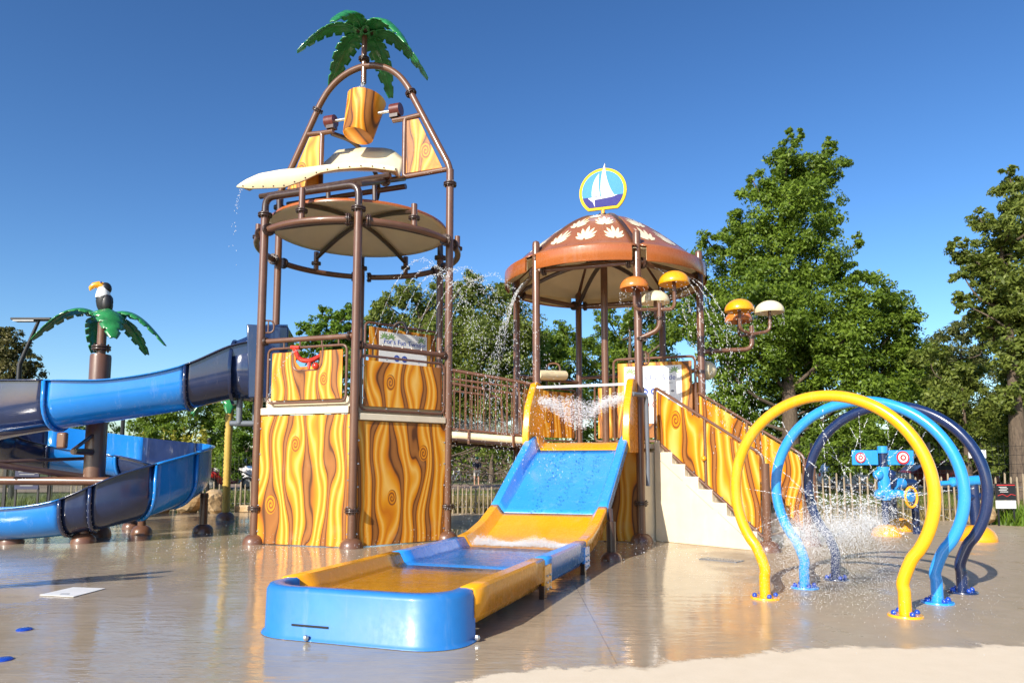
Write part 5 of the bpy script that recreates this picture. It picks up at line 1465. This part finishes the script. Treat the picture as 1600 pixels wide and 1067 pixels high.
blades('verge_grass', 'grass along the foot of the right paling fence', 7000, lambda rs, n: (lambda x: np.stack([x, 17.6 - (x - 5) * 0.22 + rs.uniform(-0.25, 1.6, n), np.zeros(n)], 1))(rs.uniform(4, 14, n)), 0.30, DRYGRASS, 3)
tf = thing('grass_tuft', 'bright green arching grass clump at the right edge of pad', 'grass clump', (0, 0, 0))
def tuft(rs, n):
    c = ground(1590, 820); return np.stack([c.x + rs.normal(size=n) * 0.18, c.y + rs.normal(size=n) * 0.15, np.zeros(n)], 1)
tg = blades('blade_mass', None, 700, tuft, 0.42, FRESHLEAF, 4, None)
tg.parent = tf

# ================================================================== CARS, BICYCLES, PERSON
def car(label, pos, rz, L, H, mat, van=False):
    c = thing('parked_car', label, 'car', pos, rz, 'cars parked behind the park')
    W = 1.75
    if van: o_ = [(0, .3), (L, .3), (L, .85), (L * .97, 1.0), (L * .80, 1.08), (L * .66, H), (L * .04, H), (0, H * .75)]
    else: o_ = [(0, .3), (L, .3), (L, .72), (L * .96, .86), (L * .72, .95), (L * .57, H), (L * .2, H), (L * .05, 1.0), (0, .9)]
    obj('body', MB().prism([(x - L / 2, z) for x, z in o_], -W / 2, W / 2), mat, c, bevel=0.08)
    if van: w_ = [(L * .66, H - .12), (L * .76, 1.1), (L * .1, 1.1), (L * .07, H - .12)]
    else: w_ = [(L * .56, H - .09), (L * .66, .98), (L * .12, 1.02), (L * .2, H - .09)]
    obj('window', MB().prism([(x - L / 2, z) for x, z in w_], -W / 2 - 0.012, W / 2 + 0.012), BLACK, c)
    for x in (L * .18, L * .8):
        for y in (-W / 2 + .08, W / 2 - .08):
            wl = obj('wheel', MB().tube([(x - L / 2, y - .1, .32), (x - L / 2, y + .1, .32)], .32, 18), BLACK, c)
            obj('rim', MB().tube([(x - L / 2, y - .115, .32), (x - L / 2, y + .115, .32)], .2, 14), GREYBLUE, wl)
    for y in (-.6, .6):
        obj('headlight', MB().box((L / 2 - .02, y, .68), (.08, .3, .14)), WHITE, c); obj('tail_light', MB().box((-L / 2 + .02, y, .78), (.08, .25, .16)), RED, c)
p = ground(345, 762); 
car('white van parked beyond the fence by ringed palm trunk', (at(352, 745, 38).x, 38, 0), rad(8), 4.3, 1.75, WHITE, True)
car('red car parked beyond the fence left of the white van', (at(300, 748, 36).x, 36, 0), rad(4), 4.0, 1.42, paint('red_car_paint', (0.35, 0.015, 0.012), 0.25, 0.6))
car('white car parked beyond the fence behind spray hoops', (at(1345, 745, 36).x, 36, 0), rad(-5), 4.3, 1.45, WHITE)
car('dark red car parked beyond the fence at far right', (at(1480, 745, 37).x, 37, 0), rad(-3), 4.2, 1.45, paint('dark_red_car_paint', (0.20, 0.012, 0.012), 0.25, 0.6))

def bicycle(label, pos, rz, mat):
    b = thing('bicycle', label, 'bicycle', pos, rz, 'bicycles on the path')
    for x in (-0.52, 0.52):
        w = obj('wheel', MB().tube([(x + 0.33 * math.cos(t), 0, 0.35 + 0.33 * math.sin(t)) for t in [2 * PI * k / 28 for k in range(28)]], 0.022, 8, closed=True), BLACK, b)
        sp = MB()
        for k in range(9):
            t = PI * k / 9; sp.tube([(x + 0.32 * math.cos(t), 0, 0.35 + 0.32 * math.sin(t)), (x - 0.32 * math.cos(t), 0, 0.35 - 0.32 * math.sin(t))], 0.003, 4)
        obj('spokes', sp, STEEL, w)
    fr = MB()
    for a_, c_ in (((-.52, .35), (-.15, .33)), ((-.52, .35), (-.22, .82)), ((-.15, .33), (-.24, .92)), ((-.15, .33), (.38, .80)), ((-.22, .80), (.36, .86)), ((.35, .95), (.52, .35))):
        fr.tube([(a_[0], 0, a_[1]), (c_[0], 0, c_[1])], 0.02, 8)
    obj('frame', fr, mat, b)
    obj('saddle', MB().sphere((-0.25, 0, 0.95), 0.1, 10, 6, (1.3, 0.7, 0.35)), BLACK, b)
    obj('handlebar', MB().tube([(0.30, -0.28, 1.03), (0.35, 0, 1.0), (0.30, 0.28, 1.03)], 0.016, 8), BLACK, b)
    obj('crank', MB().tube([(-.15, -.1, .45), (-.15, -.08, .33), (-.15, .08, .33), (-.15, .1, .21)], 0.014, 6), STEEL, b)
    return b
PY = 44.0
px0 = at(745, 757, PY).x
bicycle('bicycle held by the person on the path', (px0 + 0.15, PY + 0.25, 0.015), rad(6), BLACK)
bicycle('bicycle on the path beside the tower post', (at(712, 757, PY).x, PY + 0.1, 0.015), rad(60), WHITE)

person = thing('person', 'person in dark top and light shorts standing with a bicycle', 'person', (px0, PY - 0.1, 0.015), rad(-80))
SKIN = paint('skin', (0.50, 0.29, 0.20), 0.5, 0, 0.05, 0)
def skinned(name, verts, edges, radii, mat, parent, root=0):
    me = bpy.data.meshes.new(name); me.from_pydata(verts, edges, [])
    o = link(name, me, parent); me.materials.append(mat)
    md = o.modifiers.new('skin', 'SKIN')
    for i, r in enumerate(radii): me.skin_vertices[0].data[i].radius = (r, r)
    me.skin_vertices[0].data[root].use_root = True
    o.modifiers.new('sub', 'SUBSURF').levels = 2
    o.modifiers['sub'].render_levels = 2
    md.use_smooth_shade = True
    return o
# facing local +x; z up
vs_ = [(0, 0, .92), (0, 0, 1.12), (0.02, 0, 1.33), (0.02, 0, 1.42), (0.03, 0, 1.50), (0.04, 0, 1.60),
       (0.0, .18, 1.36), (0.16, .20, 1.14), (0.36, .17, 1.04), (0.43, .16, 1.03), (0.0, -.18, 1.36), (0.14, -.21, 1.14), (0.34, -.18, 1.05), (0.41, -.17, 1.04),
       (0.02, .10, .86), (0.05, .11, .48), (0.0, .11, .09), (0.13, .12, .04), (-0.02, -.10, .86), (-0.02, -.12, .48), (-0.10, -.12, .09), (0.03, -.13, .04)]
ed = [(0, 1), (1, 2), (2, 3), (3, 4), (4, 5), (2, 6), (6, 7), (7, 8), (8, 9), (2, 10), (10, 11), (11, 12), (12, 13), (0, 14), (14, 15), (15, 16), (16, 17), (0, 18), (18, 19), (19, 20), (20, 21)]
rd = [.13, .12, .13, .055, .075, .085, .06, .045, .035, .03, .06, .045, .035, .03, .085, .06, .04, .035, .085, .06, .04, .035]
skinned('body', vs_, ed, rd, SKIN, person)
skinned('dark_top', [(0, 0, .95), (0, 0, 1.12), (0.02, 0, 1.34), (0, .18, 1.36), (0.14, .20, 1.17), (0.30, .175, 1.07), (0, -.18, 1.36), (0.13, -.21, 1.17), (0.28, -.185, 1.08)], [(0, 1), (1, 2), (2, 3), (3, 4), (4, 5), (2, 6), (6, 7), (7, 8)], [.15, .14, .15, .075, .06, .05, .075, .06, .05], paint('navy_cloth', (0.02, 0.022, 0.045), 0.9, 0, 0.2), person)
skinned('light_shorts', [(0, 0, .94), (0.02, .10, .84), (0.04, .11, .52), (-0.02, -.10, .84), (-0.02, -.12, .52)], [(0, 1), (1, 2), (0, 3), (3, 4)], [.145, .10, .085, .10, .085], paint('light_cloth', (0.5, 0.47, 0.42), 0.9, 0, 0.3, 0, 0, 14), person)
obj('green_cap', MB().sphere((0.03, 0, 1.63), 0.105, 14, 8, (1, 1, 0.75)), paint('green_cloth', (0.03, 0.25, 0.12), 0.8, 0), person)
obj('nose', MB().sphere((0.135, 0, 1.56), 0.018, 8, 6), SKIN, person)

# ================================================================== WATER IN THE AIR
def drop_mat(name='water_drops', clear=0.35):
    m, nt, b = new_mat(name)
    out = nt.nodes['Material Output']
    b.inputs['Base Color'].default_value = (0.88, 0.91, 0.94, 1); b.inputs['Roughness'].default_value = 0.12
    tr = nt.nodes.new('ShaderNodeBsdfTransparent'); mx = nt.nodes.new('ShaderNodeMixShader'); mx.inputs[0].default_value = clear
    nt.links.new(b.outputs[0], mx.inputs[1]); nt.links.new(tr.outputs[0], mx.inputs[2]); nt.links.new(mx.outputs[0], out.inputs[0])
    return m
DROP = drop_mat()
MIST = drop_mat('fine_spray', 0.72)
def drops(name, label, P, r, D=None, stretch=1.0, mat=DROP, parent=None):
    """octahedral drops; D = direction of each for stretched drops"""
    P = np.asarray(P, float); n = len(P); r = np.broadcast_to(r, (n,))[:, None]
    if D is None: D = np.tile([0, 0, 1.0], (n, 1))
    D = D / np.linalg.norm(D, axis=1)[:, None]
    a = np.cross(D, [0.31, 0.77, 0.55]); a /= np.linalg.norm(a, axis=1)[:, None]; b = np.cross(D, a)
    V6 = np.stack([P + D * r * stretch, P - D * r * stretch, P + a * r, P - a * r, P + b * r, P - b * r], 1).astype(np.float32)
    F = np.array([(0, 2, 4), (0, 4, 3), (0, 3, 5), (0, 5, 2), (1, 4, 2), (1, 3, 4), (1, 5, 3), (1, 2, 5)])
    idx = (np.arange(n)[:, None, None] * 6 + F[None]).astype(np.int32).ravel()
    me = bpy.data.meshes.new(name)
    me.vertices.add(6 * n); me.vertices.foreach_set('co', V6.ravel())
    me.loops.add(len(idx)); me.loops.foreach_set('vertex_index', idx)
    me.polygons.add(8 * n); me.polygons.foreach_set('loop_start', np.arange(0, 24 * n, 3, dtype=np.int32)); me.polygons.foreach_set('loop_total', np.full(8 * n, 3, np.int32))
    me.polygons.foreach_set('use_smooth', np.ones(8 * n, bool))
    me.update(); me.materials.append(mat)
    o = link(name, me, parent)
    o['kind'] = 'stuff'
    if label: o['label'] = label; o['category'] = 'water spray'
    return o
def jet(p, v, T, n, rs, jit=0.006, grow=0.02):
    p, v = np.array(p, float), np.array(v, float)
    t = np.sort(rs.uniform(0, T, n))
    P = p + v * t[:, None] + np.stack([0 * t, 0 * t, -4.9 * t * t], 1)
    P += rs.normal(size=P.shape) * (jit + grow * (t / T) ** 2)[:, None]
    return P, v + np.stack([0 * t, 0 * t, -9.8 * t], 1)
rs = np.random.RandomState(5)
# rail jets of the tower
PP, DD = [], []
rz0 = T_A + dirz(hexp(0), hexp(1))
a_w = wp(T_C, T_A, 0); ex = Vector((math.cos(rz0), math.sin(rz0), 0)); nx_ = Vector((math.sin(rz0), -math.cos(rz0), 0))
for i in range(8):
    p = a_w + ex * (0.3 + 0.18 * i) + Vector((0, 0, 3.13))
    sp = 2.05 + 0.12 * math.sin(i * 2.1)
    v = nx_ * sp + ex * 0.35 + Vector((0, 0, 4.55 + 0.15 * math.cos(i * 1.7)))
    P, D = jet(p, v, 1.25, 320, rs, 0.003, 0.07); PP.append(P); DD.append(D)
drops('rail_jets', 'arching water jets spraying from the tower rail', np.concatenate(PP), rs.uniform(0.0018, 0.0042, 8 * 320), np.concatenate(DD), 5.0)
# loose drops falling between tower and slide
n = 900
P = np.stack([rs.uniform(-1.1, 0.25, n), rs.uniform(10.6, 12.0, n), rs.uniform(0.05, 3.6, n)], 1)
drops('falling_drops', 'loose water drops falling between tower and slide', P, rs.uniform(0.002, 0.006, n), None, 1.6)
# pavilion beam jets, left and right
PP, DD = [], []
for (ka, kb, lab) in ((4, 5, 0), (0, 1, 1)):
    A, B = wp(P_C, P_A, ka), wp(P_C, P_A, kb)
    o_ = ((A + B) / 2 - P_C).normalized(); o_.z = 0
    for i in range(6):
        p = A + (B - A) * (0.25 + 0.1 * i) + Vector((0, 0, 4.55))
        v = Vector(o_) * (0.75 + 0.12 * i if lab == 0 else 1.5 + 0.1 * i) + Vector((0, 0, -0.3))
        P, D = jet(p, v, 0.9, 220, rs, 0.003, 0.05); PP.append(P); DD.append(D)
drops('dome_jets', 'water jets falling from the ring beam under the dome', np.concatenate(PP), rs.uniform(0.0022, 0.005, 12 * 220), np.concatenate(DD), 5.5)
# hoop jets aim at the middle, splash where they meet
PP, DD = [], []
for hx, hy in HOOPS:
    ux, uy = math.cos(-0.745), math.sin(-0.745)
    for th in (-118, -88, -58, -30, 0, 30, 58, 88, 118):
        t = rad(th); s_ = 0.75
        p = np.array([hx + ux * s_ * math.sin(t), hy + uy * s_ * math.sin(t), 0.98 + s_ * math.cos(t)])
        tgt = np.array([hx - ux * 0.28 * math.sin(t), hy - uy * 0.28 * math.sin(t), 0.98 - 0.42 * math.cos(t) - 0.08])
        k = 110; w = rs.uniform(0, 1, k)[:, None]
        P = p + (tgt - p) * w + rs.normal(size=(k, 3)) * 0.005 * (0.4 + w); P[:, 2] -= 0.10 * (w[:, 0] ** 2)
        PP.append(P); DD.append(np.tile(tgt - p, (k, 1)))
drops('hoop_jets', 'thin crossing water jets inside the three spray hoops', np.concatenate(PP), rs.uniform(0.0016, 0.0036, len(HOOPS) * 9 * 110), np.concatenate(DD), 3.5)
PP = []
for hx, hy in HOOPS:
    n = 15000
    c = np.array([hx - 0.16, hy + 0.12, 0.60])
    core = rs.uniform(size=n) < 0.5
    d = rs.normal(size=(n, 3)) * np.where(core[:, None], np.array([0.09, 0.09, 0.085]), np.array([0.15, 0.15, 0.15])); d[:, 2] -= np.where(core, 0, np.abs(rs.normal(size=n)) ** 1.5 * 0.2)
    arms = rs.randint(0, 5, n); ang = np.array([0.3, 1.4, 2.6, 3.4, 5.9])[arms]
    rr_ = np.abs(rs.normal(size=n)) * np.where(core, 0.05, 0.2)
    d[:, 0] += np.cos(ang) * rr_ * 0.7; d[:, 2] += np.sin(ang) * rr_ * 0.45
    P = c + d; P[:, 2] = np.abs(P[:, 2]) + 0.01; PP.append(P)
PP = np.concatenate(PP)
drops('hoop_spray', 'burst of white spray in the middle of the spray hoops', PP, rs.uniform(0.0008, 0.0030, len(PP)), rs.normal(size=(len(PP), 3)), 1.2)
n = 3500
P = np.stack([rs.normal(3.1, 0.55, n), rs.normal(7.3, 0.8, n), np.abs(rs.normal(0.0, 0.10, n)) + 0.005], 1)
drops('ground_spray', 'low splash of drops over the pad between the hoops', P, rs.uniform(0.001, 0.003, n))
# sheet of water at the slide entry
n = 6000
w = rs.uniform(-0.7, 0.7, n)
zz = 2.28 - 0.18 * (1 - (w / 0.7)) * (w > 0) * 0.5 - 0.42 * np.exp(-(w + 0.1) ** 2 * 8) * rs.uniform(0, 1, n) + rs.normal(size=n) * 0.045
vv_ = 0.35 + rs.normal(size=n) * 0.12
cS, sS = math.cos(S_RZ), math.sin(S_RZ)
P = np.stack([S_M.x + w * cS + vv_ * sS, S_M.y + w * sS - vv_ * cS, zz], 1)
drops('entry_spray', 'water sprayed across the top of the wide slide', P, rs.uniform(0.0015, 0.0042, n), np.tile([cS, sS, -0.2], (n, 1)), 5.0)
# foam where the chute meets the trough water
n = 11000
w = rs.uniform(-0.62, 0.62, n); v2 = 3.36 + np.abs(rs.normal(size=n)) * 0.10 - rs.uniform(0, .1, n)
P = np.stack([S_M.x + w * cS + v2 * sS, S_M.y + w * sS - v2 * cS, 0.268 + np.abs(rs.normal(size=n)) * 0.03 * (1 + np.sin(w * 9) * .5)], 1)
drops('trough_foam', 'white foam where the slide meets the trough water', P, rs.uniform(0.0015, 0.0055, n))
# drops on the chute, their dark blue tint stands in for drop shadows
SHADEDROP = water_mat('shade_tinted_drops', (0.25, 0.45, 0.75))
n = 420
w = np.concatenate([rs.normal(c, 0.05, n // 3) for c in (-0.2, 0.12, 0.4)]); v2 = rs.uniform(0.65, 2.9, len(w))
zb = np.array([sbed(q_) for q_ in v2])
P = np.stack([S_M.x + w * cS + v2 * sS, S_M.y + w * sS - v2 * cS, zb + 0.016], 1)
drops('chute_drops', 'drops of water running down the blue chute, tinted dark like their shadows', P, rs.uniform(0.005, 0.010, len(w)), np.tile([sS * 1.0, -cS * 1.0, -0.5], (len(w), 1)), 1.8, SHADEDROP)
# bucket filling stream, splash board drips, mushroom drips
P, D = jet(T_C + Vector((0, 0, 8.2)), (-0.15, -0.1, -0.2), 0.30, 200, rs, 0.02, 0.04)
drops('filling_stream', 'thin stream of water filling the tipping bucket', P, rs.uniform(0.004, 0.008, 200), D, 3)
lipw = tower.matrix_basis @ Vector(rows[0][0]) if False else at(378, 296, 12.0)
P, D = jet(lipw, (-0.25, -0.1, 0), 0.55, 45, rs, 0.012, 0.05)
drops('board_drips', 'drips falling off the lip of the splash board', P, rs.uniform(0.003, 0.006, 45), D, 3.5)
PP = []
for c in ((1.98, 11.51, 4.05), (2.62, 11.48, 4.12), (4.03, 12.62, 3.92), (4.61, 12.75, 3.92), (4.2, 13.2, 3.85), (2.47, 12.28, 4.0)):
    n = 110; a = rs.uniform(0, 2 * PI, n); z = np.abs(rs.normal(size=n)) * 0.28
    PP.append(np.stack([c[0] + 0.235 * np.cos(a), c[1] + 0.235 * np.sin(a), c[2] - z], 1))
PP = np.concatenate(PP)
drops('mushroom_drips', 'drips falling from the mushroom cap rims', PP, rs.uniform(0.003, 0.007, len(PP)), None, 1.8)
# mist on the bridge deck and drops near the tower foot
n = 9000
s_ = rs.uniform(0, 1.5, n); A = wp(T_C, T_A, 1)
P = np.stack([A.x + s_, A.y + 0.2 + rs.uniform(0.1, 1.3, n), 1.8 + np.abs(rs.normal(size=n)) * 0.12], 1)
drops('bridge_mist', 'fine mist bouncing off the footbridge deck', P, rs.uniform(0.002, 0.005, n), None, 1.0, MIST)
n = 900
P = np.stack([rs.uniform(-5.0, 2.6, n), rs.uniform(9.2, 12.2, n), np.abs(rs.normal(size=n)) * 0.10], 1)
drops('pad_splashes', 'small splashes on the pad around tower and staircase', P, rs.uniform(0.003, 0.007, n))
P, D = jet(wp(T_C, T_A, 5) + Vector((0.75, -0.35, 3.0)), (-0.9, -0.9, 0.1), 0.5, 90, rs, 0.006, 0.02)
drops('gun_jet', 'thin jet leaving the red water gun', P, rs.uniform(0.003, 0.005, 90), D, 3)
